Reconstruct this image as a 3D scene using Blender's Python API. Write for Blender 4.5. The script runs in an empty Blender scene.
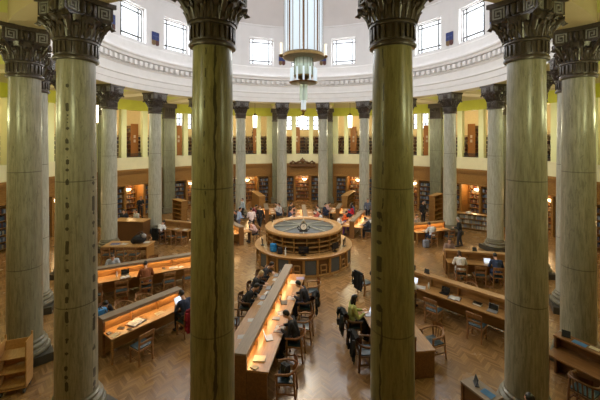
import bpy, bmesh, math, random
import numpy as np
from mathutils import Vector, Matrix
C = bpy.context.scene
COL = C.collection
PI = math.pi
rad = math.radians
R = 12.5                      # column ring radius
EYE = 7.095
CAMY = -19.64
F = 335.0

# ------------------------------------------------------------------ materials
MATS = {}
def _new(name):
    m = bpy.data.materials.new(name); m.use_nodes = True
    nt = m.node_tree; b = nt.nodes['Principled BSDF']
    return m, nt, b
def N(nt, t, **kw):
    n = nt.nodes.new(t)
    for k, v in kw.items():
        if k == 'inp':
            for i, x in v.items(): n.inputs[i].default_value = x
        else: setattr(n, k, v)
    return n
def L(nt, a, b): nt.links.new(a, b)
def math_(nt, op, a, b=None, c=None):
    n = nt.nodes.new('ShaderNodeMath'); n.operation = op
    for i, x in enumerate((a, b, c)):
        if x is None: continue
        if isinstance(x, (int, float)): n.inputs[i].default_value = x
        else: L(nt, x, n.inputs[i])
    return n.outputs[0]
def mix(nt, fac, a, b):
    n = nt.nodes.new('ShaderNodeMix'); n.data_type = 'RGBA'
    for k, x in (('Factor', fac), ('A', a), ('B', b)):
        s = [i for i in n.inputs if i.name == k and (i.type == 'RGBA' or (k == 'Factor' and i.type == 'VALUE'))][0]
        if isinstance(x, (int, float)): s.default_value = x
        elif isinstance(x, tuple): s.default_value = (*x, 1) if len(x) == 3 else x
        else: L(nt, x, s)
    return [o for o in n.outputs if o.type == 'RGBA'][0]
def coords(nt): return nt.nodes.new('ShaderNodeTexCoord').outputs['Object']
def noise(nt, vec, scale, detail=3, rough=.55):
    n = nt.nodes.new('ShaderNodeTexNoise'); n.inputs['Scale'].default_value = scale
    n.inputs['Detail'].default_value = detail; n.inputs['Roughness'].default_value = rough
    if vec is not None: L(nt, vec, n.inputs['Vector'])
    return n.outputs['Fac']
def scaled(nt, vec, s):
    m = nt.nodes.new('ShaderNodeMapping'); m.inputs['Scale'].default_value = s
    L(nt, vec, m.inputs['Vector']); return m.outputs['Vector']
def contrast(nt, v, lo, hi):
    n = nt.nodes.new('ShaderNodeMapRange'); L(nt, v, n.inputs['Value'])
    n.inputs['From Min'].default_value = lo; n.inputs['From Max'].default_value = hi
    return n.outputs['Result']
def bump(nt, b, h, s=.2, d=.02):
    n = nt.nodes.new('ShaderNodeBump'); n.inputs['Strength'].default_value = s; n.inputs['Distance'].default_value = d
    L(nt, h, n.inputs['Height']); L(nt, n.outputs['Normal'], b.inputs['Normal'])
def plain(name, c, rough=.6, metal=0, var=.12, sc=6):
    if name in MATS: return MATS[name]
    m, nt, b = _new(name)
    f = noise(nt, coords(nt), sc)
    dk = tuple(x * (1 - var) for x in c); lt = tuple(min(1, x * (1 + var)) for x in c)
    L(nt, mix(nt, contrast(nt, f, .3, .7), dk, lt), b.inputs['Base Color'])
    b.inputs['Roughness'].default_value = rough; b.inputs['Metallic'].default_value = metal
    MATS[name] = m; return m
def wood(name, c1, c2, rough=.4, s=(14, 1.2, 14)):
    if name in MATS: return MATS[name]
    m, nt, b = _new(name)
    v = scaled(nt, coords(nt), s)
    f = noise(nt, v, 1.6, 5, .6)
    L(nt, mix(nt, contrast(nt, f, .3, .7), c1, c2), b.inputs['Base Color'])
    b.inputs['Roughness'].default_value = rough
    bump(nt, b, f, .08, .004)
    MATS[name] = m; return m
def glow(name, c, e, base=None):
    if name in MATS: return MATS[name]
    m, nt, b = _new(name)
    b.inputs['Base Color'].default_value = (*(base or c), 1)
    b.inputs['Emission Color'].default_value = (*c, 1); b.inputs['Emission Strength'].default_value = e
    MATS[name] = m; return m
def glass(name, tint=(1, 1, 1), gl=.08, rough=.02):
    if name in MATS: return MATS[name]
    m, nt, b = _new(name)
    t = N(nt, 'ShaderNodeBsdfTransparent', inp={0: (*tint, 1)})
    g = N(nt, 'ShaderNodeBsdfGlossy', inp={'Roughness': rough})
    mx = N(nt, 'ShaderNodeMixShader', inp={0: gl})
    L(nt, t.outputs[0], mx.inputs[1]); L(nt, g.outputs[0], mx.inputs[2])
    L(nt, mx.outputs[0], nt.nodes['Material Output'].inputs['Surface'])
    MATS[name] = m; return m
def frosted(name, c, e, tr=.45):
    m, nt, b = _new(name)
    t = N(nt, 'ShaderNodeBsdfTransparent', inp={0: (*c, 1)})
    d = N(nt, 'ShaderNodeBsdfTranslucent', inp={0: (*c, 1)})
    b.inputs['Base Color'].default_value = (*c, 1); b.inputs['Roughness'].default_value = .15
    b.inputs['Emission Color'].default_value = (*c, 1); b.inputs['Emission Strength'].default_value = e
    m1 = N(nt, 'ShaderNodeMixShader', inp={0: .45}); m2 = N(nt, 'ShaderNodeMixShader', inp={0: tr})
    L(nt, b.outputs[0], m1.inputs[1]); L(nt, d.outputs[0], m1.inputs[2])
    L(nt, m1.outputs[0], m2.inputs[1]); L(nt, t.outputs[0], m2.inputs[2])
    L(nt, m2.outputs[0], nt.nodes['Material Output'].inputs['Surface'])
    return m

def marble(name, light, mid, dark, cracks=(), rough=.3):
    """polished veined marble in drums; cracks = (angle, z0, z1, width, amp, dash) dark veins running up the shaft"""
    m, nt, b = _new(name)
    co = coords(nt)
    oi = nt.nodes.new('ShaderNodeObjectInfo')
    off = N(nt, 'ShaderNodeVectorMath', operation='ADD'); L(nt, co, off.inputs[0])
    mul = N(nt, 'ShaderNodeVectorMath', operation='SCALE'); L(nt, oi.outputs['Location'], mul.inputs[0]); mul.inputs['Scale'].default_value = 3.7
    L(nt, mul.outputs[0], off.inputs[1])
    v = off.outputs[0]
    big = noise(nt, scaled(nt, v, (1.2, 1.2, .16)), 1.5, 4)
    fine = noise(nt, scaled(nt, v, (9, 9, .9)), 2.2, 6, .65)
    spk = noise(nt, v, 26, 3)
    c = mix(nt, contrast(nt, big, .35, .65), mid, light)
    c = mix(nt, math_(nt, 'MULTIPLY', contrast(nt, fine, .42, .64), .72), c, dark)
    c = mix(nt, math_(nt, 'MULTIPLY', contrast(nt, spk, .5, .8), .22), c, tuple(x * .5 for x in mid))
    sep = N(nt, 'ShaderNodeSeparateXYZ'); L(nt, co, sep.inputs[0])
    X, Y, Z = sep.outputs
    # wandering dark veins
    wv = noise(nt, scaled(nt, v, (2.2, 2.2, .35)), 1.3, 4)
    vein = math_(nt, 'LESS_THAN', math_(nt, 'ABSOLUTE', math_(nt, 'SUBTRACT', wv, .52)), .006)
    c = mix(nt, math_(nt, 'MULTIPLY', vein, .28), c, tuple(x * .35 for x in dark))
    ang = math_(nt, 'ARCTAN2', Y, X)
    zv = N(nt, 'ShaderNodeCombineXYZ'); L(nt, Z, zv.inputs[2])
    for i, (a, z0, z1, w, amp, dash) in enumerate(cracks):
        ov = N(nt, 'ShaderNodeVectorMath', operation='ADD'); L(nt, zv.outputs[0], ov.inputs[0]); ov.inputs[1].default_value = (i * 7.3, 0, 0)
        wob = math_(nt, 'MULTIPLY', math_(nt, 'SUBTRACT', noise(nt, ov.outputs[0], .9, 4, .6), .5), amp * 2)
        d = math_(nt, 'SUBTRACT', math_(nt, 'SUBTRACT', ang, a), wob)
        d = math_(nt, 'ABSOLUTE', math_(nt, 'WRAP', d, PI, -PI))
        wn = noise(nt, ov.outputs[0], 3.0 if dash else 1.7, 2)
        ww = math_(nt, 'MULTIPLY', contrast(nt, wn, .5 if dash else .3, .53 if dash else .75), w)
        k = math_(nt, 'LESS_THAN', d, ww)
        k = math_(nt, 'MULTIPLY', k, math_(nt, 'GREATER_THAN', Z, z0)); k = math_(nt, 'MULTIPLY', k, math_(nt, 'LESS_THAN', Z, z1))
        c = mix(nt, math_(nt, 'MULTIPLY', k, .85), c, (.018, .014, .008))
    for zz in (3.03, 6.08):                       # thin joints between the drums
        j = math_(nt, 'LESS_THAN', math_(nt, 'ABSOLUTE', math_(nt, 'SUBTRACT', Z, zz)), .013)
        c = mix(nt, math_(nt, 'MULTIPLY', j, .6), c, (.03, .026, .015))
    L(nt, c, b.inputs['Base Color'])
    b.inputs['Roughness'].default_value = rough
    return m

WOOD = wood('oak_panel', (.24, .112, .028), (.40, .205, .058), .38)
WOODD = wood('dark_oak', (.09, .038, .012), (.17, .075, .022), .4)
WOODM = wood('brown_oak', (.13, .056, .017), (.24, .11, .034), .38)
WOODL = wood('light_oak', (.36, .18, .055), (.52, .29, .10), .36)
DESK = wood('desk_oak', (.28, .14, .045), (.44, .24, .085), .3, (10, 1.5, 10))
LEDGE = wood('dusty_daylit_oak', (.20, .15, .105), (.30, .22, .15), .5)  # dust and cool daylight reflection, both put into the ledge colour
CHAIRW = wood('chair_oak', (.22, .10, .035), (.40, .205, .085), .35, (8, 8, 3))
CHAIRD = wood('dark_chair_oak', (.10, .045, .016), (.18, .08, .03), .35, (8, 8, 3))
WHITE = plain('white_plaster', (.83, .81, .80), .6, 0, .03, 2)
DRUMW = plain('drum_plaster', (.745, .73, .73), .6, 0, .03, 1)
DOMEW = plain('dome_plaster', (.64, .60, .585), .7, 0, .04, .6)
CREAM = plain('cream_plaster', (.80, .74, .52), .6, 0, .04, 2)
LIME_LIT = plain('lime_lit_plaster', (.56, .54, .06), .6, 0, .06, 1.5)  # yellow-green gallery light put into the frieze colour
VAULT_LIT = plain('lime_lit_vault_plaster', (.52, .50, .15), .65, 0, .04, .8)  # lime tint of the gallery light painted into the vault colour
BEAM = plain('beam_plaster', (.52, .42, .25), .65, 0, .04, .8)
PALELIME_LIT = plain('pale_lime_lit_plaster', (.76, .75, .44), .6, 0, .04, 1.5)  # green cast of the gallery light painted into the cream piers
BRONZE = plain('carved_dark_stone', (.062, .046, .036), .34, .15, .35, 18)
KEYST = plain('pale_key_relief', (.21, .20, .185), .4, 0, .2, 20)  # paler grey than the carved stone around it
STONE = plain('grey_base_stone', (.19, .175, .125), .35, 0, .2, 7)
PLINTH = plain('dark_plinth_stone', (.055, .05, .04), .4, 0, .2, 7)
BLACKM = plain('black_metal', (.02, .02, .022), .35, .6)
BRASS = plain('aged_brass', (.20, .13, .05), .35, .9, .25, 9)
IRON = plain('dark_iron', (.05, .05, .05), .4, .7)
PAD = plain('blue_green_leather', (.02, .042, .05), .35, 0, .25, 8)
PADD = plain('dark_leather', (.025, .035, .04), .35)
PAPER = plain('white_paper', (.86, .86, .84), .7, 0, .03)
SCREEN = plain('dark_screen', (.012, .014, .018), .12)
GREYP = plain('grey_mesh_panel', (.07, .075, .08), .5, 0, .2, 30)
SLATE = plain('slate_grey_roof', (.065, .072, .075), .4, 0, .35, 3)
STRIP = glow('warm_lamp', (1, .66, .30), 34)
LAMPW = glow('lantern_glass', (1, .96, .78), 4.5)
ALCOVE = glow('alcove_lamp', (1, .66, .32), 9)
DAYGLASS = glass('window_glass', (1, 1, 1), .05)
CLEAR = glass('clear_glass', (.9, .96, .98), .15)

def floor_mat():
    m, nt, b = _new('herringbone_parquet')
    sep = N(nt, 'ShaderNodeSeparateXYZ'); co = coords(nt); L(nt, co, sep.inputs[0])
    x, y = sep.outputs[0], sep.outputs[1]
    W, H = .27, .09
    pp = math_(nt, 'PINGPONG', x, W)
    v = math_(nt, 'ADD', y, pp)
    ci = math_(nt, 'FLOOR', math_(nt, 'DIVIDE', x, W)); ri = math_(nt, 'FLOOR', math_(nt, 'DIVIDE', v, H))
    cb = N(nt, 'ShaderNodeCombineXYZ'); L(nt, ci, cb.inputs[0]); L(nt, ri, cb.inputs[1])
    wn = N(nt, 'ShaderNodeTexWhiteNoise'); L(nt, cb.outputs[0], wn.inputs[0])
    r = nt.nodes.new('ShaderNodeValToRGB'); L(nt, wn.outputs['Value'], r.inputs[0])
    e = r.color_ramp.elements; e[0].color = (.165, .08, .025, 1); e[1].color = (.35, .195, .072, 1)
    k = r.color_ramp.elements.new(.5); k.color = (.255, .135, .046, 1)
    par = math_(nt, 'MODULO', math_(nt, 'ABSOLUTE', ci), 2)
    c = mix(nt, math_(nt, 'MULTIPLY', par, .22), r.outputs[0], (.34, .19, .075))
    big = noise(nt, co, .35, 3)
    c = mix(nt, math_(nt, 'MULTIPLY', contrast(nt, big, .4, .7), .35), c, (.30, .18, .09))
    ed = math_(nt, 'LESS_THAN', math_(nt, 'FRACT', math_(nt, 'DIVIDE', v, H)), .07)
    c = mix(nt, math_(nt, 'MULTIPLY', ed, .5), c, (.05, .025, .01))
    L(nt, c, b.inputs['Base Color'])
    rr = N(nt, 'ShaderNodeMapRange'); L(nt, noise(nt, co, 1.3, 4), rr.inputs['Value'])
    rr.inputs['To Min'].default_value = .16; rr.inputs['To Max'].default_value = .34
    L(nt, rr.outputs[0], b.inputs['Roughness'])
    return m
FLOORM = floor_mat()

# ------------------------------------------------------------------ mesh helpers
class MB:
    def __init__(s): s.bm = bmesh.new()
    def box(s, c, d, rot=0, bev=0, M=None):
        r = bmesh.ops.create_cube(s.bm, size=1)
        vs = r['verts']
        T = Matrix.Translation(c) @ (M if M is not None else Matrix.Rotation(rot, 4, 'Z')) @ Matrix.Diagonal((*d, 1))
        bmesh.ops.transform(s.bm, matrix=T, verts=vs)
        if bev:
            es = list({e for v in vs for e in v.link_edges})
            bmesh.ops.bevel(s.bm, geom=es, offset=bev, segments=2, profile=.7, affect='EDGES')
        return s
    def bar(s, a, b, w, t=None, bev=0):
        a, b = Vector(a), Vector(b); d = b - a; l = d.length
        q = d.to_track_quat('Z', 'Y').to_matrix().to_4x4()
        return s.box((a + b) / 2, (w, t or w, l), 0, bev, q)
    def cyl(s, a, b, r0, r1=None, n=16):
        a, b = Vector(a), Vector(b); d = b - a
        q = Matrix.Translation((a + b) / 2) @ d.to_track_quat('Z', 'Y').to_matrix().to_4x4()
        bmesh.ops.create_cone(s.bm, cap_ends=True, segments=n, radius1=r0, radius2=r0 if r1 is None else r1, depth=d.length, matrix=q)
        return s
    def sph(s, c, r, sc=(1, 1, 1), n=14, M=None):
        T = Matrix.Translation(c) @ (M or Matrix.Identity(4)) @ Matrix.Diagonal((*sc, 1))
        bmesh.ops.create_uvsphere(s.bm, u_segments=n, v_segments=max(6, n * 2 // 3), radius=r, matrix=T)
        return s
    def capsule(s, a, b, r0, r1, n=12):
        a, b = Vector(a), Vector(b)
        s.sph(a, r0, n=n); s.sph(b, r1, n=n)
        if (b - a).length > 1e-4: s.cyl(a, b, r0, r1, n)
        return s
    def lathe(s, prof, n=32, cap=True, c=(0, 0, 0)):
        rings = []
        for r, z in prof:
            rings.append([s.bm.verts.new((c[0] + r * math.cos(2 * PI * i / n), c[1] + r * math.sin(2 * PI * i / n), c[2] + z)) for i in range(n)])
        for a, b in zip(rings, rings[1:]):
            for i in range(n): s.bm.faces.new((a[i], a[(i + 1) % n], b[(i + 1) % n], b[i]))
        if cap:
            s.bm.faces.new(rings[0][::-1]); s.bm.faces.new(rings[-1])
        return s
    def ring(s, prof, a0=0, a1=360, n=160):
        """closed profile [(r, z)] swept round the room's axis; angles in degrees from the camera side"""
        full = abs(a1 - a0) >= 359.9
        cnt = n if full else n + 1
        P = []
        for i in range(cnt):
            t = rad(a0 + (a1 - a0) * i / n)
            P.append([s.bm.verts.new((r * math.sin(t), -r * math.cos(t), z)) for r, z in prof])
        k = len(prof)
        for i in range(n):
            A, B = P[i], P[(i + 1) % cnt]
            for j in range(k): s.bm.faces.new((A[j], A[(j + 1) % k], B[(j + 1) % k], B[j]))
        if not full:
            s.bm.faces.new(P[0][::-1]); s.bm.faces.new(P[-1])
        return s
    def arc(s, r0, r1, a0, a1, z0, z1, n=None):
        return s.ring([(r0, z0), (r1, z0), (r1, z1), (r0, z1)], a0, a1, n or max(1, int(abs(a1 - a0) / 2.2)))
    def tube(s, pts, r, n=8, closed=False):
        pts = [Vector(p) for p in pts]; rr = r if isinstance(r, (list, tuple)) else [r] * len(pts)
        rings = []
        for i, p in enumerate(pts):
            d = (pts[min(i + 1, len(pts) - 1)] - pts[max(i - 1, 0)]).normalized()
            u = d.cross(Vector((0, 0, 1)))
            if u.length < .05: u = d.cross(Vector((0, 1, 0)))
            u.normalize(); w = d.cross(u)
            rings.append([s.bm.verts.new(p + (u * math.cos(2 * PI * k / n) + w * math.sin(2 * PI * k / n)) * rr[i]) for k in range(n)])
        for a, b in zip(rings, rings[1:]):
            for k in range(n): s.bm.faces.new((a[k], a[(k + 1) % n], b[(k + 1) % n], b[k]))
        s.bm.faces.new(rings[0][::-1]); s.bm.faces.new(rings[-1])
        return s
    def grid(s, f, nu, nv):
        V = [[s.bm.verts.new(f(i / nu, j / nv)) for j in range(nv + 1)] for i in range(nu + 1)]
        for i in range(nu):
            for j in range(nv): s.bm.faces.new((V[i][j], V[i + 1][j], V[i + 1][j + 1], V[i][j + 1]))
        return s
    def mesh(s, name, smooth=40):
        bmesh.ops.recalc_face_normals(s.bm, faces=s.bm.faces)
        me = bpy.data.meshes.new(name); s.bm.to_mesh(me); s.bm.free()
        if smooth:
            me.polygons.foreach_set('use_smooth', [True] * len(me.polygons))
            try: me.set_sharp_from_angle(angle=rad(smooth))
            except Exception: pass
        return me
    def build(s, name, m, parent=None, smooth=40, label=None):
        me = s.mesh(name, smooth); me.materials.append(m)
        return link(name, me, parent, label)

def link(name, me, parent=None, label=None):
    o = bpy.data.objects.new(name, me); COL.objects.link(o)
    if parent is not None: o.parent = parent
    if label: o['label'] = label
    return o
def tag(o, label, cat, group=None, kind=None):
    o['label'] = label; o['category'] = cat
    if group: o['group'] = group
    if kind: o['kind'] = kind
    return o
def thing(name, label, cat, loc=(0, 0, 0), rz=0, group=None, kind=None):
    o = bpy.data.objects.new(name, None); COL.objects.link(o)
    o.empty_display_size = .1
    o.location = loc; o.rotation_euler = (0, 0, rz)
    return tag(o, label, cat, group, kind)
def struct(o, label=None):
    o['kind'] = 'structure'
    if label: o['label'] = label
    return o
def dup(root, loc, rz, label, group=None, scale=None):
    r = root.copy(); COL.objects.link(r); r.location = loc; r.rotation_euler = (0, 0, rz)
    if scale: r.scale = (scale,) * 3
    r['label'] = label
    if group: r['group'] = group
    elif 'group' in r: del r['group']
    for ch in list(root.children):
        c = ch.copy(); COL.objects.link(c); c.parent = r
        for g in ch.children:
            d = g.copy(); COL.objects.link(d); d.parent = c
    return r
def recolour(o, m):
    o.material_slots[0].link = 'OBJECT'; o.material_slots[0].material = m
def pol(a, r, z=0): return Vector((r * math.sin(rad(a)), -r * math.cos(rad(a)), z))
def px(x, y, z):
    """the point of height z that the photo shows at pixel (x, y)"""
    D = (EYE - z) * F / (y - 140.0)
    return Vector(((x - 302.5) * D / F, CAMY + D, z))
# ------------------------------------------------------------------ setting
struct(MB().lathe([(26.5, -.3), (26.5, 0)], 96).build('floor', FLOORM, smooth=0), 'herringbone parquet floor of the round reading room')
COLA = [9 + 18 * k for k in range(20)]
# entablature, cornice and dentils above the columns (inner profile faces the room)
ent = [(R + .53, 10.65), (R - .42, 10.65), (R - .42, 11.02), (R - .46, 11.04), (R - .46, 11.42), (R - .52, 11.46), (R - .52, 11.54), (R - .40, 11.58),
       (R - .40, 12.08), (R - .46, 12.12), (R - .50, 12.2), (R - .42, 12.24), (R - .42, 12.62), (R - .72, 12.66), (R - .76, 12.82), (R - .84, 12.9), (R - .84, 13.0),
       (R - .55, 13.06), (R - .3, 13.3), (R - .16, 13.55), (R - .16, 13.9), (R - .10, 13.95), (R - .1, 14.0), (R + .53, 14.0)]
struct(MB().ring(ent, n=200).build('trim_entablature', WHITE, smooth=30), 'white entablature ring resting on the columns')
struct(MB().ring([(R - .43, 10.62), (R + .55, 10.62), (R + .55, 14.0), (R + .531, 14.0), (R + .531, 10.648), (R - .43, 10.648)], n=160).build('trim_soffit', BEAM, smooth=30), 'tan plaster soffit and outer face of the entablature')
mb = MB()
for k in range(160):
    t = rad(k * 360 / 160)
    mb.box(((R - .55) * math.sin(t), -(R - .55) * math.cos(t), 12.43), (.25, .34, .3), t)
struct(mb.build('trim_dentils', WHITE, smooth=0), 'row of white dentil blocks under the cornice')
# drum with square windows between the columns
ZB, ZT, HW = 14.15, 16.72, 5.3
mb = MB()
for k in range(20):
    a = 18 * k
    mb.arc(R, R + .5, a - 9, a - HW, 14.0, 18.0); mb.arc(R, R + .5, a + HW, a + 9, 14.0, 18.0)
    mb.arc(R, R + .5, a - HW, a + HW, 14.0, ZB); mb.arc(R, R + .5, a - HW, a + HW, ZT, 18.0)
mb.ring([(R + .2, 17.72), (R - .06, 17.74), (R - .08, 17.84), (R - .04, 17.9), (R + .2, 17.94)])
struct(mb.build('wall_drum', DRUMW), 'pale drum wall pierced by square windows')
for k in range(20):
    a = rad(18 * k); hw = (R + .3) * math.sin(rad(HW)); h = ZT - ZB
    w = thing(f'window_{k + 1}', 'square drum window with dark glazing bars', 'window', (0, 0, 0)); del w['category']; struct(w)
    c = pol(18 * k, (R + .3) * math.cos(rad(HW)), (ZB + ZT) / 2); w.location = c; w.rotation_euler = (0, 0, a)
    f = MB()
    for s in (-1, 1):
        f.box((s * (hw - .04), 0, 0), (.12, .12, h)); f.box((0, 0, s * (h / 2 - .04)), (2 * hw, .12, .12))
    f.build('window_frame', WHITE, w, 0)
    b = MB()
    for s in (-1, 1):
        b.box((s * (hw - .10), -.06, 0), (.12, .07, h - .1)); b.box((0, -.06, s * (h / 2 - .10)), (2 * hw - .1, .07, .12))
        b.box((s * (hw - .42), -.06, 0), (.10, .06, h - .2)); b.box((0, -.06, s * (h / 2 - .42)), (2 * hw - .2, .06, .10))
    b.build('glazing_bars', IRON, w, 0)
    MB().box((0, .0, 0), (2 * hw - .1, .012, h - .1)).build('pane', DAYGLASS, w, 0)
# dome
prof = [(R + .05, 17.95)]
for i in range(15):
    t = i / 14 * PI / 2
    prof.append((max(.4, (R + .0) * math.cos(t)), 17.95 + 8.6 * math.sin(t)))
outer = [(r + .35, z + .35) for r, z in reversed(prof)]
struct(MB().ring(prof + outer, n=80).build('ceiling_dome', DOMEW), 'plain plaster dome over the reading room')
mb = MB()
for k in range(20):
    a = rad(9 + 18 * k)
    for i in range(13):
        t0, t1 = i / 14 * PI / 2, (i + 1) / 14 * PI / 2
        p = [Vector((math.sin(a) * (R - .03) * math.cos(t), -math.cos(a) * (R - .03) * math.cos(t), 17.95 + 8.57 * math.sin(t))) for t in (t0, t1)]
        mb.bar(p[0], p[1], .22, .08)
struct(mb.build('trim_dome_ribs', DOMEW, smooth=0), 'shallow plaster ribs of the dome')
# shields between the drum windows
def shield(a, label):
    t = thing('heraldic_shield', label, 'shield', pol(a, R - .05, 14.72), rad(a), kind='thing')
    e = MB(); e.box((0, -.0, .2), (.62, .07, .62), 0, .02); e.build('upper_field', plain('shield_blue', (.012, .03, .16), .4), t, 0)
    g = MB()
    g.box((-.155, 0, -.22), (.3, .06, .24), 0, .02); g.cyl((-.155, .03, -.34), (-.155, -.03, -.34), .15)
    g.build('lower_field', plain('shield_red', (.10, .025, .02), .4), t, 0)
    g = MB()
    g.box((.155, 0, -.22), (.3, .06, .24), 0, .02); g.cyl((.155, .03, -.34), (.155, -.03, -.34), .15)
    g.build('lower_field', plain('shield_gold', (.20, .12, .04), .4), t, 0)
    g = MB()
    g.box((0, .045, .2), (.05, .03, .5), 0); g.box((0, .045, .2), (.5, .03, .05), 0)
    g.build('cross', plain('shield_pale', (.06, .09, .25), .4), t, 0)
    # the coloured side looks into the room
    t.rotation_euler = (0, 0, rad(a)); 
    for c in t.children: c.location.y = -.0
    return t
shield(171, 'blue and red painted shield on the drum wall just right of the hanging lantern')
shield(189, 'blue and red painted shield on the drum wall just left of the hanging lantern')
shield(99, 'painted shield on the drum wall peeping out beside the right capital of dark stone')
shield(-99, 'painted shield on the drum wall peeping out beside the left capital of dark stone')
shield(117, 'painted shield on the drum wall between the two right-hand drum windows')
shield(-117, 'painted shield on the drum wall between the two left-hand drum windows')

# aisle vaults between the column ring and the outer pilasters
RO = 19.1
mb = MB()
for k in range(20):
    a = 18 * k
    def vf(u, v, a=a):
        r = R + .5 + (RO + .6 - R - .5) * v; t = (u - .5) * 2
        w = 9 - math.degrees(.5 / r)
        return pol(a + t * w, r, 10.62 + .12 + 2.0 * math.sqrt(max(0, 1 - t * t)))
    mb.grid(vf, 20, 6)
struct(mb.build('ceiling_vaults', VAULT_LIT), 'plaster barrel vaults over the aisle, painted with pale green gallery light')
mb = MB()
for a in COLA:
    c = pol(a, (R + RO) / 2 + .2); mb.box((c.x, c.y, 10.9), (1.06, RO - R - .3, .56), rad(a))
struct(mb.build('trim_aisle_beams', BEAM, smooth=0), 'plaster beams joining the columns to the outer wall')
# lintel / frieze, wall piers, parapet (only where the photo looks at them)
A0, A1 = 63, 297
BAYS = [72 + 18 * i for i in range(13)]
WH, PW, NW = 2.25, 1.4, 2.1
mb = MB(); mc = MB(); ml = MB(); mt = MB()
for a in BAYS:
    left = a > 180          # photo's left half of the room
    M = mc
    for s in (-1, 1):
        e0, e1 = sorted((a + s * WH, a + s * (WH + PW))); (M).arc(RO, RO + .45, e0, e1, 5.5, 9.83, 2)
        e0, e1 = sorted((a + s * (WH + PW + NW), a + s * 9)); (M).arc(RO, RO + .5, e0, e1, 5.5, 9.83, 3)
    mb.arc(RO - .06, RO + .5, a - 9, a + 9, 4.42, 5.5)
mb.arc(RO - .12, RO + .55, A0, A1, 5.36, 5.5)
ml.arc(RO, RO + .5, 0, 360, 9.83, 10.75, 140); mt.arc(RO, RO + .5, 0, 360, 10.75, 12.9, 140)
struct(ml.build('trim_frieze', LIME_LIT), 'plaster frieze above the gallery openings, painted with lime green gallery light')
struct(mt.build('wall_lunettes', BEAM), 'plaster lunettes above the frieze')
struct(mc.build('wall_gallery', PALELIME_LIT), 'wall piers between the tall gallery openings, painted with pale green light')
struct(mb.build('wall_parapet', CREAM), 'cream gallery parapet')
# gallery behind the openings
struct(MB().arc(RO + .1, 25.2, 0, 360, 5.1, 5.38, 140).build('floor_gallery', plain('gallery_floor', (.16, .08, .035), .5), smooth=0), 'gallery floor')
struct(MB().arc(RO + .3, 25.2, 0, 360, 10.5, 10.7, 140).build('ceiling_gallery', CREAM, smooth=0), 'flat gallery ceiling')
gw = MB(); gw.arc(24.7, 25.2, A1 - 360, A0, 5.3, 10.6); GWIN = {180: 5.0, 144: 3.4, 216: 3.4}
for a in BAYS:
    if a in GWIN:
        h = GWIN[a]
        gw.arc(24.7, 25.2, a - 9, a - h, 5.3, 10.6); gw.arc(24.7, 25.2, a + h, a + 9, 5.3, 10.6)
        gw.arc(24.7, 25.2, a - h, a + h, 5.3, 8.4); gw.arc(24.7, 25.2, a - h, a + h, 10.3, 10.6)
    else: gw.arc(24.7, 25.2, a - 9, a + 9, 5.3, 10.6)
struct(gw.build('wall_gallery_outer', plain('warm_cream', (.82, .68, .42), .6, 0, .04)), 'outer wall of the gallery')
for i, (a, h) in enumerate(GWIN.items()):
    hw = 24.95 * math.sin(rad(h)); c = pol(a, 24.95 * math.cos(rad(h)), 9.35)
    w = thing(f'window_{21 + i}', 'tall gallery window with dark glazing bars', 'window', c, rad(a)); del w['category']; struct(w)
    f = MB()
    for x in np.linspace(-hw + .05, hw - .05, 3 + int(hw * 2)): f.box((x, -.05, 0), (.09, .08, 1.9))
    for z in (-.92, -.35, .3, .92): f.box((0, -.05, z), (2 * hw, .08, .09))
    f.build('glazing_bars', IRON, w, 0)
    MB().box((0, .02, 0), (2 * hw, .012, 1.9)).build('pane', DAYGLASS, w, 0)

# ground floor panelling
mb = MB()
for a in BAYS:
    mb.arc(RO, RO + .5, a - 9, a + 9, 2.95, 4.3)                 # fascia
    for s in (-1, 1):
        e0, e1 = sorted((a + s * 2.4, a + s * 2.95)); mb.arc(RO - .05, RO + .5, e0, e1, 0, 2.95, 1)
        e0, e1 = sorted((a + s * 6.4, a + s * 9)); mb.arc(RO, RO + .5, e0, e1, 0, 2.95, 2)
mb.arc(RO, RO + .5, A1 - 360, A0, 0, 5.1, 60); mb.arc(RO - .22, RO + .5, A0, A1, 4.22, 4.42, 110); mb.arc(RO - .12, RO + .5, A0, A1, 4.05, 4.22, 110); mb.arc(RO - .1, RO + .5, A0, A1, 2.95, 3.08, 110)
struct(mb.build('wall_panelling', WOOD, smooth=30), 'oak panelled lower wall')
mb = MB()
for a in BAYS:
    mb.arc(RO + .5, 23.2, a - 2.95, a - 2.6, 0, 3.3, 1); mb.arc(RO + .5, 23.2, a + 2.6, a + 2.95, 0, 3.3, 1)
mb.arc(23.2, 23.5, A0, A1, 0, 5.1); mb.arc(RO + .3, 23.5, A0, A1, 3.3, 3.5)
mb.arc(RO + .9, RO + 1.0, A0, A1, 0, .02, 100)
struct(mb.build('wall_alcoves', WOOD, smooth=30), 'oak lined alcoves opening off the reading room')

# ------------------------------------------------------------------ columns
def crack_angle(a, s):
    """angle in the column's own frame of the spot s (-1..1) across its visible face"""
    c = pol(a, R); d = (Vector((0, CAMY, 0)) - c).normalized(); r = Vector((-d.y, d.x, 0))
    n = d * math.sqrt(1 - s * s) + r * s
    return math.atan2(n.y, n.x) - rad(a)
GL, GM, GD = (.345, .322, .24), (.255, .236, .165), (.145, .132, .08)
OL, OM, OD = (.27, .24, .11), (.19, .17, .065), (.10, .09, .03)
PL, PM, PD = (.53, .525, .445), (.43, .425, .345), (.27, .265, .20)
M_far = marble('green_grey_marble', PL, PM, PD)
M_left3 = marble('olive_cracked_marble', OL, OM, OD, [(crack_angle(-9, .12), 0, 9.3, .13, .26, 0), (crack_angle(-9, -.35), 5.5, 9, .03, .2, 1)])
M_right3 = marble('olive_veined_marble', OL, OM, OD, [(crack_angle(9, -.60), 3.2, 5.6, .15, .16, 1), (crack_angle(9, -.50), 0, 3.6, .10, .25, 0), (crack_angle(9, -.45), 5.4, 9, .03, .2, 1)])
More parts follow.
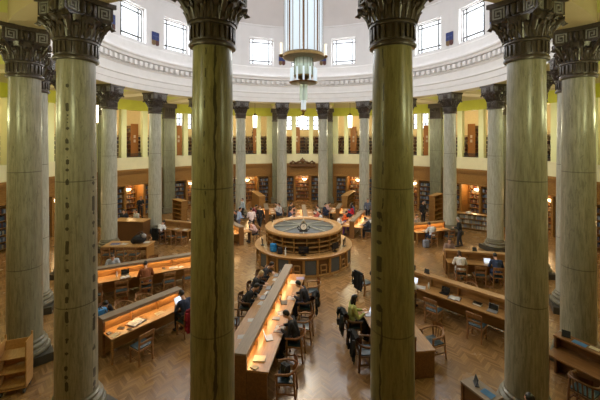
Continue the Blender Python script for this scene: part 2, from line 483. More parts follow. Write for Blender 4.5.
M_left2 = marble('grey_green_streaked_marble', GL, GM, GD, [(crack_angle(-27, -.42), 0, 8.6, .085, .16, 1), (crack_angle(-27, .80), 0, 6.6, .11, .06, 1)])
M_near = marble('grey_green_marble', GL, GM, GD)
# the prototype, in its own frame: -Y looks out of the ring
def key_spiral(mb, c, s, flip):
    """square key scroll lying on the local face plane (x across, z up)"""
    pts = [(-1, -1), (-1, 1), (1, 1), (1, -1), (-.45, -1), (-.45, .45), (.5, .45), (.5, -.42), (.02, -.42)]
    for p, q in zip(pts, pts[1:]):
        a = (p[0] * s * flip, p[1] * s); b = (q[0] * s * flip, q[1] * s)
        x0, x1 = sorted((a[0], b[0])); z0, z1 = sorted((a[1], b[1]))
        yield ((x0 + x1) / 2, (z0 + z1) / 2, x1 - x0 + s * .26, z1 - z0 + s * .26)
def build_column():
    root = thing('marble_column', 'x', 'column', kind='thing')
    MB().box((0, 0, .14), (1.34, 1.34, .28), 0, .015).build('plinth', PLINTH, root, 0)
    MB().lathe([(.63, .28), (.665, .32), (.67, .37), (.64, .42), (.58, .43), (.56, .47), (.585, .50), (.605, .54), (.595, .58), (.545, .60), (.51, .62), (.53, .66), (.525, .70), (.485, .73), (.476, .78)], 40).build('base', STONE, root)
    pr = []
    for i in range(31):
        z = .78 + (9.08 - .78) * i / 30; t = (z - .78) / 8.3
        pr.append((.47 - .055 * t ** 1.6, z))
    full = []
    for zz in (3.03, 6.08): pass
    for (r0, z0), (r1, z1) in zip(pr, pr[1:]):
        full.append((r0, z0))
        for zz in (3.03, 6.08):
            if z0 < zz < z1:
                r = r0 + (r1 - r0) * (zz - z0) / (z1 - z0)
                full.append((r, zz))
    full.append(pr[-1])
    MB().lathe(full, 48).build('shaft', M_far, root, 60)
    cap = MB()
    cap.lathe([(.44, 9.06), (.49, 9.07), (.505, 9.11), (.49, 9.16), (.445, 9.18), (.45, 9.2), (.45, 9.5), (.49, 9.51), (.50, 9.55), (.48, 9.59), (.45, 9.6), (.47, 9.8), (.54, 10.0), (.60, 10.12)], 32)
    for i in range(24):                                        # upright strap leaves above the neck
        t = 2 * PI * i / 24; cap.box((.465 * math.cos(t), .465 * math.sin(t), 9.35), (.05, .055, .27), t, .012)
    cap.build('bell', BRONZE, root, 50)
    lv = MB()
    for i in range(24):                                        # two rows of curling acanthus leaves
        t = 2 * PI * i / 24; up = i % 2
        z0 = 9.58; hgt = .5 if up else .34; r0 = .50
        pts, rs = [], []
        for j in range(6):
            q = j / 5
            rr = r0 - .02 + .11 * q ** 2 + (.035 if j >= 4 else 0)
            pts.append((rr * math.cos(t), rr * math.sin(t), z0 + hgt * math.sin(q * PI * .58) / math.sin(PI * .58) - (.05 if j == 5 else 0)))
            rs.append(.058 * (1 - .2 * q) + .014 * (j % 2))
        lv.tube(pts, rs, 6)
        for s in (-1, 1):
            t2 = t + s * .13
            lv.tube([((r0 - .01) * math.cos(t2), (r0 - .01) * math.sin(t2), z0), ((r0 + .05) * math.cos(t2), (r0 + .05) * math.sin(t2), z0 + hgt * .55), ((r0 + .11) * math.cos(t2), (r0 + .11) * math.sin(t2), z0 + hgt * .7)], [.03, .034, .014], 5)
    for i in range(4):                                         # corner scrolls
        t = PI / 4 + i * PI / 2
        lv.tube([(.52 * math.cos(t), .52 * math.sin(t), 9.75), (.66 * math.cos(t), .66 * math.sin(t), 9.98), (.80 * math.cos(t), .80 * math.sin(t), 10.06), (.83 * math.cos(t), .83 * math.sin(t), 9.96), (.77 * math.cos(t), .77 * math.sin(t), 9.93)], [.06, .08, .085, .07, .04], 8)
    lv.build('leaves', BRONZE, root, 50)
    ab = MB()
    for z0, z1, s in ((10.1, 10.17, .56), (10.17, 10.5, .585), (10.5, 10.62, .64)):    # concave-sided slab with cut corners
        loop = []
        for i in range(4):
            M = Matrix.Rotation(i * PI / 2, 3, 'Z')
            for x, y in ((s - .12, s), ) : pass
            n = 8
            for j in range(n + 1):
                x = -(s) + 2 * s * j / n; y = -s + .10 * (1 - (x / s) ** 2)
                loop.append(M @ Vector((x, y, 0)))
        b = [ab.bm.verts.new((p.x, p.y, z0)) for p in loop]; t_ = [ab.bm.verts.new((p.x, p.y, z1)) for p in loop]
        k = len(loop)
        for i in range(k): ab.bm.faces.new((b[i], b[(i + 1) % k], t_[(i + 1) % k], t_[i]))
        ab.bm.faces.new(b[::-1]); ab.bm.faces.new(t_)
    bmesh.ops.remove_doubles(ab.bm, verts=ab.bm.verts, dist=.0005)
    for i in range(4):
        M = Matrix.Rotation(i * PI / 2, 4, 'Z')
        for j, x in enumerate((-.13, 0, .13)): ab.box(M @ Vector((x, -.52, 10.33)), (.07, .08, .26), i * PI / 2, .01)
        ab.sph(M @ Vector((0, -.53, 10.34)), .1, (1, .7, 1.4), 10)
    ab.build('abacus', BRONZE, root, 30)
    for i in range(4):
        M = Matrix.Rotation(i * PI / 2, 4, 'Z')
        for sx in (-1, 1):
            ks = MB(); cx = sx * .37; y0 = -.585 + .10 * (1 - (cx / .585) ** 2) - .004
            tilt = math.atan2(-.2 * cx / .585 ** 2 * 1, 1)
            for x, z, w, h in key_spiral(None, 0, .125, sx):
                yy = -.585 + .10 * (1 - ((cx + x) / .585) ** 2) - .01
                ks.box(M @ Vector((cx + x, yy, 10.335 + z)), (w, .035, h), i * PI / 2 + tilt)
            ks.build('key_relief', KEYST, root, 0, 'paler key scroll relief')
    return root
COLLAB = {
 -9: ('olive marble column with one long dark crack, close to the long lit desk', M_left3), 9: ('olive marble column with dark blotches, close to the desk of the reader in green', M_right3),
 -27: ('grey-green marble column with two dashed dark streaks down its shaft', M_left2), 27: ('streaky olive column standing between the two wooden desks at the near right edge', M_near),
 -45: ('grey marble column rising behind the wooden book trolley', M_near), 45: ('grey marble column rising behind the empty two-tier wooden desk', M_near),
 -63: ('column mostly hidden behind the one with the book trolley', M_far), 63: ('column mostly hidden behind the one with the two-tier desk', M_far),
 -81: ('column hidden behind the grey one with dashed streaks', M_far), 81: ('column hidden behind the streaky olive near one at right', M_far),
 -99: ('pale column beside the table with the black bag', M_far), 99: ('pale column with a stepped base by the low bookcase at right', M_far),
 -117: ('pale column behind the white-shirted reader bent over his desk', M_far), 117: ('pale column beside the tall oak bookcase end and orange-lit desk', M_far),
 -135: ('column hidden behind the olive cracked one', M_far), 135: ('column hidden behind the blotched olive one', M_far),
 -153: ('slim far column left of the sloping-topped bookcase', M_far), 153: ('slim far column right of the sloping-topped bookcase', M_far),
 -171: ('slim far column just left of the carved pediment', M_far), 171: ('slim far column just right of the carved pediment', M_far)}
COLDX = {-45: -.11, -27: -.06, 45: .05, -99: -.11, 99: .08}
proto = build_column()
first = True
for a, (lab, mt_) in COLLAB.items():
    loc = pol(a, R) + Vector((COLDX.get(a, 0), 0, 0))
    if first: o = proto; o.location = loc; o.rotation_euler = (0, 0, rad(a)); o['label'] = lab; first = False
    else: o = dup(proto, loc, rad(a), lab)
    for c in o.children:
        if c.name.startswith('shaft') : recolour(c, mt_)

# outer pilasters at the wall
def build_pilaster():
    root = thing('marble_pilaster', 'x', 'pilaster', kind='thing')
    MB().box((0, 0, .3), (1.3, .66, .6), 0, .02).build('base', STONE, root, 0)
    MB().box((0, 0, 4.87), (1.06, .5, 8.54), 0, .01).build('shaft', marble('dark_green_marble', (.26, .26, .18), (.19, .19, .13), (.11, .11, .07)), root, 0)
    c = MB(); c.box((0, 0, 9.22), (1.12, .56, .16), 0, .02); c.box((0, 0, 9.75), (1.06, .5, .95)); c.box((0, 0, 10.4), (1.36, .72, .42), 0, .03)
    for i in range(7): c.box((-.48 + .16 * i, -.27, 9.6), (.09, .07, .55), 0, .02)
    for i in range(5): c.box((-.44 + .22 * i, -.3, 10.02), (.14, .12, .3), 0, .03)
    c.build('capital', BRONZE, root, 0)
    return root
pp = build_pilaster(); first = True
PIL = {-171: 'dark green pilaster against the wall just left of the carved pediment', 171: 'dark green pilaster against the wall just right of the carved pediment',
 -153: 'wall pilaster hidden by the olive cracked column', 153: 'wall pilaster hidden by the blotched olive column',
 -135: 'dark green pilaster standing right of the pale column by the white-shirted reader', 135: 'dark green pilaster above the tall oak bookcase end',
 -117: 'wall pilaster behind the column with the black bag table', 117: 'wall pilaster behind the column with the stepped base',
 -99: 'wall pilaster behind the streaked grey column', 99: 'wall pilaster behind the near olive column at right',
 -81: 'wall pilaster seen beside the column with the trolley', 81: 'wall pilaster seen beside the column with the two-tier desk'}
for a, lab in PIL.items():
    loc = pol(a, RO - .64)
    if first: pp.location = loc; pp.rotation_euler = (0, 0, rad(a) + PI); pp['label'] = lab; first = False
    else: dup(pp, loc, rad(a) + PI, lab)
# ------------------------------------------------------------------ hanging lights
FROST = frosted('chandelier_glass', (.72, .78, .82), .52, .22)
FROSTG = frosted('chandelier_green_glass', (.72, .80, .72), .12, .5)
t = thing('chandelier', 'tall tiered glass and bronze lantern hanging in the middle under the dome', 'chandelier', (0.06, 0, 8.5))
z0 = 12.05 - 8.5; ZH = 5.6
for i in range(8):
    a = i * PI / 4 + PI / 8
    p = [Vector((1.14 * math.cos(a + s * PI / 8), 1.14 * math.sin(a + s * PI / 8), 0)) for s in (-1, 1)]
    mid = (p[0] + p[1]) / 2; w = (p[1] - p[0]).length
    MB().box((mid.x, mid.y, z0 + ZH / 2), (w * .84, .03, ZH), a + PI / 2).build('glass_panel', FROST, t, 0)
b = MB()
for i in range(8):
    a = i * PI / 4
    b.bar((1.1 * math.cos(a), 1.1 * math.sin(a), z0), (1.1 * math.cos(a), 1.1 * math.sin(a), z0 + ZH), .1)
    for s in (-.2, .2): b.bar((1.09 * math.cos(a + s), 1.09 * math.sin(a + s), z0), (1.09 * math.cos(a + s), 1.09 * math.sin(a + s), z0 + ZH), .035)
b.build('upright_bars', plain('dark_bronze_bar', (.10, .05, .02), .4, .6), t, 0)
MB().lathe([(1.0, z0 - .2), (1.24, z0 - .14), (1.26, z0), (1.16, z0 + .08), (1.0, z0 + .08)], 32).build('lower_rim', BRASS, t)
MB().lathe([(1.0, z0 + ZH), (1.25, z0 + ZH), (1.2, z0 + ZH + .2), (.5, z0 + ZH + .5), (.05, z0 + ZH + .7)], 32).build('crown', BRASS, t)
for i in range(2):
    a = i * PI + .1
    MB().cyl((1.3 * math.cos(a), 1.3 * math.sin(a), z0 + .02), (1.3 * math.cos(a), 1.3 * math.sin(a), z0 + .7), .075, n=12).build('candle_tube', glow('candle_tube_glass', (1, .90, .66), .55, (.7, .65, .5)), t)
    MB().lathe([(.05, -.14), (.13, -.06), (.14, .0), (.11, .03)], 12, c=(1.3 * math.cos(a), 1.3 * math.sin(a), z0)).build('candle_cup', BRASS, t)
MB().lathe([(.50, z0 - 1.2), (.54, z0 - 1.15), (.54, z0 - .15), (.48, z0 - .15)], 32).build('middle_cylinder', FROSTG, t)
g = MB()
for i in range(16):
    a = i * PI / 8; g.bar((.55 * math.cos(a), .55 * math.sin(a), z0 - 1.18), (.55 * math.cos(a), .55 * math.sin(a), z0 - .15), .03)
g.build('cylinder_bars', plain('bronze_green', (.16, .17, .12), .4, .5), t, 0)
MB().lathe([(.1, z0 - 1.55), (.2, z0 - 1.42), (.56, z0 - 1.26), (.58, z0 - 1.18), (.5, z0 - 1.14)], 32).build('middle_rim', BRASS, t)
zr = 1.93
MB().lathe([(.3, zr - .08), (.78, zr - .03), (.84, zr + .05), (.76, zr + .07), (.3, zr + .0)], 32).build('lower_dish', BRASS, t)
for i in range(12):
    a = i * PI / 6
    MB().cyl((.74 * math.cos(a), .74 * math.sin(a), zr + .08), (.74 * math.cos(a), .74 * math.sin(a), zr + .85), .055, n=10).build('glass_rod', FROST, t)
MB().cyl((0, 0, zr - 1.0), (0, 0, zr - .1), .23, n=16).build('drop_tube', FROSTG, t)
MB().cyl((0, 0, zr - 1.6), (0, 0, zr - 1.0), .15, n=16).build('tip_tube', FROST, t)
MB().lathe([(.02, zr - 1.86), (.07, zr - 1.78), (.07, zr - 1.7), (.17, zr - 1.62), (.16, zr - 1.56)], 16).build('finial', BRASS, t)
MB().cyl((0, 0, zr - 1.6), (0, 0, 17.6), .05, n=10).build('rod', IRON, t)
t.location.z = 8.5

def lamp_data(name, kind, e, c, size=.3):
    l = bpy.data.lights.new(name, kind); l.energy = e; l.color = c
    if kind == 'POINT': l.shadow_soft_size = size
    return l
PENL = lamp_data('lantern_light', 'POINT', 150, (1, .93, .66), .3)
NEARL = lamp_data('lantern_light', 'POINT', 125, (.93, .97, .50), .3)
def pendant(a, label):
    c = pol(a, 16); t = thing('pendant_lantern', label, 'hanging lamp', (c.x, c.y, 8.2), 0)
    MB().cyl((0, 0, .15), (0, 0, 1.45), .19, .22, 14).build('lamp_glass', LAMPW, t)
    MB().lathe([(.02, 0), (.12, .06), (.24, .13), (.24, .17), (.1, .17)], 14).build('bottom_cap', BRASS, t)
    MB().lathe([(.25, 1.43), (.26, 1.5), (.1, 1.62), (.02, 1.7)], 14).build('top_cap', BRASS, t)
    MB().cyl((0, 0, 1.6), (0, 0, 4.3), .018, n=6).build('cord', IRON, t)
    l = bpy.data.objects.new('lantern_light', NEARL if abs(a) < 60 else PENL); COL.objects.link(l); l.location = pol(a, 15.4, 8.0)
    return t
for a, lab in ((198, 'bright hanging lantern in the aisle left of the carved pediment'), (162, 'bright hanging lantern in the aisle right of the carved pediment'),
               (180, 'hanging lantern in the aisle straight above the carved pediment'), (216, 'hanging lantern behind the cracked olive column'), (144, 'hanging lantern behind the blotched olive column'),
               (234, 'hanging lantern behind the second pale column at left'), (126, 'hanging lantern behind the second pale column at right'),
               (252, 'hanging lantern behind the pale column by the black bag'), (108, 'hanging lantern behind the pale column with the stepped base')):
    pendant(a, lab)
for a in (90, -90, 72, -72):      # lit aisle bays on the camera's own side of the room
    l = bpy.data.objects.new('lantern_light', NEARL); COL.objects.link(l); l.location = pol(a, 15.6, 8.3)
for a, lab in ((54, 'hanging lantern in the near aisle behind the grey column at right'), (-54, 'hanging lantern in the near aisle behind the grey column at left'),
               (36, 'hanging lantern in the aisle outside the frame beyond the streaky near column'), (-36, 'hanging lantern in the aisle outside the frame beyond the dashed near column'),
               (18, 'hanging lantern above the camera outside the blotched column'), (-18, 'hanging lantern above the camera outside the cracked column')):
    pendant(a, lab)
FILL = lamp_data('added_floor_fill', 'SPOT', 950, (1, .84, .62)); FILL.spot_size = rad(165); FILL.spot_blend = .6; FILL.shadow_soft_size = .6  # added spot below the chandelier tip, brightens floor and columns
l = bpy.data.objects.new('added_floor_fill', FILL); COL.objects.link(l); l.location = (.06, 0, 8.42)
GALL = lamp_data('gallery_light', 'POINT', 130, (1, .80, .48), .4)
for a in BAYS:
    l = bpy.data.objects.new('gallery_light', GALL); COL.objects.link(l); l.location = pol(a + 3, 21.6, 9.6)
ALL = lamp_data('alcove_light', 'POINT', 80, (1, .66, .32), .2)
for a in BAYS:
    l = bpy.data.objects.new('alcove_light', ALL); COL.objects.link(l); l.location = pol(a, 19.8, 2.75)

# daylight: the sky, and a sky-sized soft light in each drum window
w = bpy.data.worlds.new('sky'); C.world = w; w.use_nodes = True
bg = w.node_tree.nodes['Background']; bg.inputs[0].default_value = (.90, .95, 1, 1); bg.inputs[1].default_value = 2.0
SKY = lamp_data('window_daylight', 'AREA', 270, (.93, .96, 1)); SKY.shape = 'RECTANGLE'; SKY.size = 2.2; SKY.size_y = 2.4
for k in range(20):
    l = bpy.data.objects.new('window_daylight', SKY); COL.objects.link(l)
    c = pol(18 * k, R + .75, (ZB + ZT) / 2); l.location = c
    l.rotation_euler = (pol(18 * k, -1, -.35)).to_track_quat('-Z', 'Y').to_euler()
GSKY = lamp_data('gallery_daylight', 'AREA', 90, (.93, .96, 1)); GSKY.shape = 'RECTANGLE'; GSKY.size = 2.6; GSKY.size_y = 2.4
for a in GWIN:
    l = bpy.data.objects.new('gallery_daylight', GSKY); COL.objects.link(l); l.location = pol(a, 25.4, 9.35)
    l.rotation_euler = pol(a, -1, -.2).to_track_quat('-Z', 'Y').to_euler()

# ------------------------------------------------------------------ round enquiry counter
cc = Vector((.06, .35, 0))
t = thing('enquiry_counter', 'round oak enquiry counter with a shelved drum in the middle of the floor', 'counter', cc)
def lr(prof, n=64): return MB().lathe(prof + [prof[0]], n, cap=False)
lr([(2.5, .0), (2.74, 0), (2.74, .1), (2.7, .12), (2.7, .9), (2.5, .9)]).build('lower_case', WOODD, t)
lr([(2.2, .95), (2.84, .95), (2.87, .98), (2.87, 1.02), (2.84, 1.04), (2.2, 1.04)]).build('counter_top', DESK, t)
NP = 24
for i in range(NP):
    a = 2 * PI * i / NP; d = Vector((math.sin(a), -math.cos(a), 0))
    (MB().box(d * 2.755 + Vector((0, 0, .5)), (.12, .09, .9), a)).build('post', WOOD, t, 0)
    a += PI / NP; d = Vector((math.sin(a), -math.cos(a), 0))
    if i % 2 == 0: MB().box(d * 2.735 + Vector((0, 0, .5)), (.58, .05, .72), a, .01).build('grey_panel', GREYP, t, 0, 'dark grey mesh panel')
    else:
        m_ = MB(); m_.box(d * 2.73 + Vector((0, 0, .3)), (.30, .06, .05), a); m_.box(d * 2.73 + Vector((0, 0, .58)), (.30, .06, .06), a)
        for s in (-1, 1): m_.box(d * 2.73 + Vector((math.cos(a), math.sin(a), 0)) * .16 * s + Vector((0, 0, .34)), (.05, .06, .5), a)
        m_.build('knee_frame', DESK, t, 0)
m_ = MB().lathe([(2.79, .0), (2.79, .1), (2.72, .12)], 64, cap=False); m_.build('plinth_band', DESK, t)
m_ = MB().lathe([(2.79, .88), (2.79, .95), (2.72, .95)], 64, cap=False); m_.build('top_band', DESK, t)
lr([(1.88, 1.04), (1.92, 1.04), (1.92, 1.9), (1.88, 1.9)]).build('drum_back', WOODD, t)
for z in (1.08, 1.33, 1.58): lr([(1.88, z), (2.2, z), (2.2, z + .035), (1.88, z + .035)]).build('drum_shelf', DESK, t)
for i in range(20):
    a = 2 * PI * i / 20 + .08; d = Vector((math.sin(a), -math.cos(a), 0))
    MB().box(d * 2.06 + Vector((0, 0, 1.47)), (.05, .33, .86), a).build('drum_upright', WOOD, t, 0)
lr([(1.78, 1.86), (2.26, 1.86), (2.29, 1.9), (2.29, 1.98), (2.26, 2.02), (1.84, 2.02), (1.78, 1.98)]).build('drum_cap', DESK, t)
MB().lathe([(1.86, 1.88), (1.8, 1.93), (.3, 2.0), (.02, 2.0)], 48).build('roof_disc', SLATE, t)
for i in range(8):
    a = PI * i / 4; d = Vector((math.sin(a), -math.cos(a), 0))
    MB().bar(d * .1 + Vector((0, 0, 2.03)), d * 1.8 + Vector((0, 0, 1.965)), .06, .05).build('spoke', plain('pale_spoke', (.36, .35, .29), .4), t, 0)
MB().lathe([(.02, 2.3), (.12, 2.2), (.16, 2.05), (.2, 1.98)], 20).build('hub', BRASS, t)
# clock
t = thing('clock', 'small white-faced clock in a dark ornate frame on the round counter', 'clock', cc + Vector((0, -1.52, 2.04)))
f = MB(); f.cyl((0, .05, .28), (0, -.04, .28), .21, n=28); f.box((0, 0, .05), (.46, .14, .1), 0, .02)
for s in (-1, 1): f.tube([(s * .15, 0, .1), (s * .3, 0, .12), (s * .34, 0, .24), (s * .26, 0, .32)], .035)
f.sph((0, 0, .52), .05); f.build('frame', IRON, t)
MB().cyl((0, -.035, .28), (0, -.052, .28), .165, n=28).build('face', plain('clock_white', (.9, .9, .86), .3, 0, .02), t)
h = MB(); h.bar((0, -.058, .28), (.05, -.058, .36), .016, .01); h.bar((0, -.058, .28), (-.02, -.058, .40), .012, .01); h.build('hands', BLACKM, t, 0)
def on_counter(ang, r, z): return cc + Vector((r * math.sin(rad(ang)), -r * math.cos(rad(ang)), z + .004))
def monitor(ang, label, s=1):
    p = on_counter(ang, 2.48, 1.04); t = thing('computer_monitor', label, 'monitor', p, rad(ang))
    MB().box((0, 0, .3 * s), (.54 * s, .04, .36 * s), 0, .01).build('bezel', BLACKM, t, 0)
    MB().box((0, -.024, .3 * s), (.5 * s, .006, .31 * s)).build('screen', SCREEN, t, 0)
    m_ = MB(); m_.box((0, .03, .1), (.06, .03, .2)); m_.box((0, .02, .01), (.26, .18, .02), 0, .005); m_.build('stand', BLACKM, t, 0)
    return t
monitor(0, 'wide black monitor on the counter, facing the long lit desk')
monitor(44, 'black monitor on the counter turned toward the readers at right')
monitor(70, 'black monitor on the counter seen edge-on near its right end', .9)
monitor(-74, 'small black monitor on the counter near its left end', .8)
def bag(name, loc, rz, m, label, cat='bag', s=1):
    t = thing(name, label, cat, loc, rz)
    b = MB(); b.box((0, 0, .21 * s), (.32 * s, .2 * s, .42 * s), 0, .07 * s); b.build('body', m, t)
    MB().box((0, -.11 * s, .15 * s), (.24 * s, .06 * s, .2 * s), 0, .025 * s).build('pocket', m, t)
    k = MB()
    for sx in (-1, 1): k.tube([(sx * .1 * s, .09 * s, .38 * s), (sx * .11 * s, .16 * s, .3 * s), (sx * .11 * s, .15 * s, .12 * s), (sx * .1 * s, .09 * s, .06 * s)], .016 * s, 6)
    k.tube([(-.05 * s, .03 * s, .41 * s), (0, .03 * s, .47 * s), (.05 * s, .03 * s, .41 * s)], .012 * s, 6)
    k.build('strap', PADD, t)
    return t
def cloth(c): return plain('cloth_%02x%02x%02x' % tuple(int(x * 255) for x in c), c, .85, 0, .18, 12)
bag('backpack', on_counter(-42, 2.45, 1.04), rad(-30), plain('bright_blue_nylon', (.02, .22, .55), .5), 'bright blue rucksack standing on the round counter', s=1.05)
bag('backpack', on_counter(-30, 2.5, 1.04), rad(-20), cloth((.02, .02, .03)), 'black bag on the counter beside the blue rucksack', s=.8)
def bottle(loc, m, label, h=.26):
    t = thing('bottle', label, 'bottle', loc)
    MB().lathe([(.035, 0), (.038, .01), (.038, h * .68), (.018, h * .84), (.016, h * .92)], 14).build('body', m, t)
    MB().cyl((0, 0, h * .91), (0, 0, h), .02, n=12).build('cap', WHITE, t)
    return t
bottle(on_counter(-21, 2.65, 1.04), plain('milky_plastic', (.8, .8, .78), .3), 'white bottle on the counter near the blue rucksack', .4)
bottle(on_counter(-110, 2.05, 2.02), plain('dark_plastic', (.04, .03, .03), .3), 'dark bottle standing on the rim of the drum above the counter', .42)

# ------------------------------------------------------------------ desks
SPOTS = {}; HS = 1.09
def desk(key, label, a, b, lamps=(1, 1), group=None, grey=True, depth=.62, closed=False):
    a, b = Vector((*a, 0)), Vector((*b, 0)); mid = (a + b) / 2; d = b - a; Ln = d.length
    rz = math.atan2(-d.x, d.y)
    t = thing('reading_desk', label, 'desk', mid, rz, group); t.scale = (1, 1, HS)
    h = Ln / 2
    MB().box((0, 0, .58), (.07, Ln - .1, 1.06)).build('divider', DESK, t, 0)
    m_ = MB(); m_.box((0, 0, 1.135), (.36, Ln, .05), 0, .01)
    for s in (-1, 1): m_.box((s * .168, 0, 1.085), (.02, Ln, .06))
    m_.build('top_ledge', LEDGE if grey else DESK, t, 0)
    for s in (-1, 1):
        MB().box((0, s * (h - .04), .555), (.34, .08, 1.11), 0, .01).build('end_panel', WOODM, t, 0)
    nb = max(2, round(Ln / 1.15))
    for s in (-1, 1):
        MB().box((s * (.045 + depth / 2 + .06), 0, .74), (depth + .12, Ln - .02, .045), 0, .008).build('desktop', DESK, t, 0)
        m_ = MB(); m_.box((s * (depth + .08), 0, .69), (.03, Ln - .1, .05)); m_.build('apron', WOOD, t, 0)
        for yy in ([-h + .06, 0, h - .06] if Ln > 6 else [-h + .06, h - .06]):
            MB().bar((s * (depth + .1), yy, 0), (s * (depth + .1), yy, .72), .065).build('leg', WOOD, t, 0)
        for i in range(1, nb):
            y = -h + Ln * i / nb
            MB().box((s * .10, y, .92), (.12, .03, .31)).build('partition', WOOD, t, 0)
        if closed:
            for e in (-1, 1): MB().box((s * (.045 + depth / 2 + .06), e * (h - .035), .36), (depth + .02, .04, .70)).build('side_panel', WOODM, t, 0)
        if lamps[0 if s < 0 else 1]:
            for i in range(nb):
                y = -h + Ln * (i + .5) / nb
                o = MB().box((s * .08, y, 1.098), (.04, Ln / nb - .12, .02)).build('strip_lamp', STRIP, t, 0)
    SPOTS[key] = (mid, rz, Ln, depth)
    return t
def at(key, side, t, u, z=0):
    """a point beside desk KEY: side -1 / 1, t 0..1 along it, u metres out from its middle line; and the rotation that faces the desk"""
    mid, rz, Ln, _ = SPOTS[key]
    p = mid + Matrix.Rotation(rz, 3, 'Z') @ Vector((side * u, -Ln / 2 + Ln * t, 0))
    return Vector((p.x, p.y, z)), rz + (PI / 2 if side > 0 else -PI / 2)
desk('A', 'long double-sided reading desk running from near the camera to the round counter', (-1.70, -10.5), (-.64, -3.9), (0, 1), closed=True)
desk('B', 'unlit reading desk passing behind the blotched olive column', (3.2, -9.75), (2.93, -7.3), (0, 0), closed=True)
desk('C', 'orange-lit reading desk with a white open book, nearest of the left ones', (-6.62, -8.67), (-4.87, -6.37), (0, 1))
desk('D', 'orange-lit reading desk where the reader in the rust jumper sits', (-9.8, -4.57), (-5.5, -2.27), (0, 1))
desk('E', 'unlit brown reading desk with black sign holders on its divider', (4.82, -4.38), (7.92, -7.73), (0, 0), grey=False)
desk('F', 'unlit brown reading desk in front of the reader in the white coat', (7.6, -1.75), (11.0, -2.55), (0, 0), grey=False)
desk('G', 'reading desk with one orange-lit bay by the pale column at right', (7.5, 3.7), (10.15, 4.5), (1, 1), grey=False)
desk('H', 'reading desk by the pilaster at left where a white-shirted reader bends over', (-10.1, 4.9), (-7.6, 4.05), (0, 0), grey=False)
desk('I', 'brightly lit crowded desk straight behind the round counter', (.25, 5.3), (.1, 10.6), (1, 1))
desk('J', 'far desk at right with the dark-jumpered reader at its oak end', (3.55, 4.5), (5.0, 8.2), (1, 1))
desk('K', 'far desk left of the round counter with a group of standing students', (-4.1, 2.9), (-6.4, 6.3), (1, 1))
desk('M', 'far desk behind the orange-topped reader, right of the round counter', (3.0, 9.0), (3.5, 11.2), (1, 1))
desk('N', 'far lit desk behind the group of students left of the round counter', (-3.0, 8.6), (-3.4, 11.2), (1, 1))

# the low two-tier desk at the foot of the right-hand near column, and the low shelf before it
d1, d0 = Vector((7.62, -9.45, 0)), Vector((8.9, -11.75, 0)); dd = d1 - d0
t = thing('two_tier_desk', 'empty dark oak two-tier desk against the grey column at the right edge', 'desk', (d0 + d1) / 2, math.atan2(-dd.x, dd.y))
Ln = dd.length
MB().box((.36, 0, .57), (.06, Ln, 1.1)).build('back_panel', WOODM, t, 0)
MB().box((.25, 0, 1.13), (.40, Ln + .04, .05), 0, .01).build('top_ledge', WOODM, t, 0)
MB().box((-.06, 0, .74), (.8, Ln, .05), 0, .01).build('desktop', WOODM, t, 0)
for s in (-1, 1): MB().box((.2, s * (Ln / 2 - .03), .56), (.28, .06, 1.1)).build('end_panel', WOODD, t, 0)
for s in (-1, 1): MB().bar((-.42, s * (Ln / 2 - .05), 0), (-.42, s * (Ln / 2 - .05), .72), .07).build('leg', WOOD, t, 0)
TT = t
q0, q1 = Vector((4.10, -11.28, 0)), Vector((4.43, -12.0, 0)); dd = q1 - q0
t = thing('low_bookcase', 'narrow low oak shelf unit with daylight painted pale on its top near the lower edge', 'bookcase', (q0 + q1) / 2, math.atan2(-dd.x, dd.y))
Ln = dd.length
MB().box((0, 0, 1.13), (.46, Ln, .05), 0, .01).build('top', LEDGE, t, 0)  # daylight on this top is painted in as a pale colour
for s in (-1, 1): MB().box((0, s * (Ln / 2 - .03), .55), (.42, .06, 1.1)).build('end_panel', WOODM, t, 0)
MB().box((.16, 0, .55), (.04, Ln - .1, 1.1)).build('back_panel', WOODD, t, 0)
for z in (.1, .45, .8): MB().box((-.03, 0, z), (.36, Ln - .12, .03)).build('shelf', WOOD, t, 0)
LB = t

# plain table with the black bag, upper left
t = thing('study_table', 'long oak table carrying a big black bag and a blue folder', 'table', (-10.5, .62, 0), .0)
MB().box((0, 0, .80), (2.7, 1.15, .05), 0, .01).build('tabletop', WOODL, t, 0)
for s in (-1, 1): MB().box((s * 1.28, 0, .39), (.06, 1.0, .77)).build('end_panel', WOOD, t, 0)
MB().box((0, 0, .5), (2.5, .05, .1)).build('stretcher', WOOD, t, 0)
# counters and bookcases round the floor
def box_case(name, label, cat, p0, p1, h, dep, shelves=0, solid=True, m=WOOD, top=LEDGE, slope=0):
    p0, p1 = Vector((*p0, 0)), Vector((*p1, 0)); d = p1 - p0; Ln = d.length
    t = thing(name, label, cat, (p0 + p1) / 2, math.atan2(d.y, d.x))
    for s in (-1, 1): MB().box((s * (Ln / 2 - .03), 0, h / 2), (.06, dep, h)).build('end_panel', m, t, 0)
    MB().box((0, dep / 2 - .03 if not solid else 0, h / 2), (Ln - .12, .05, h - .02)).build('back_panel', m, t, 0)
    if solid: MB().box((0, -dep / 2 + .04, h / 2), (Ln - .1, .05, h - .06)).build('front_panel', m, t, 0)
    for i in range(shelves):
        MB().box((0, -.02, .08 + i * (h - .1) / shelves), (Ln - .12, dep - .06, .03)).build('shelf', m, t, 0)
    if slope:
        MB().box((0, 0, h + .1), (Ln + .06, dep + .16, .05), M=Matrix.Rotation(slope, 4, 'Y')).build('top', top, t, 0)
    else: MB().box((0, 0, h + .02), (Ln + .08, dep + .1, .05), 0, .01).build('top', top, t, 0)
    return t
box_case('service_counter', 'tall plain oak counter with people behind it, beyond the black bag table', 'counter', (-13.3, 4.3), (-11.0, 4.0), 1.4, .9, 0, True, WOODD, WOODL)
CASE_R = box_case('low_bookcase', 'low bookcase full of pale volumes behind the standing man in black', 'bookcase', (12.5, 7.7), (15.0, 5.9), 1.2, .5, 3, False, WOOD, DESK)
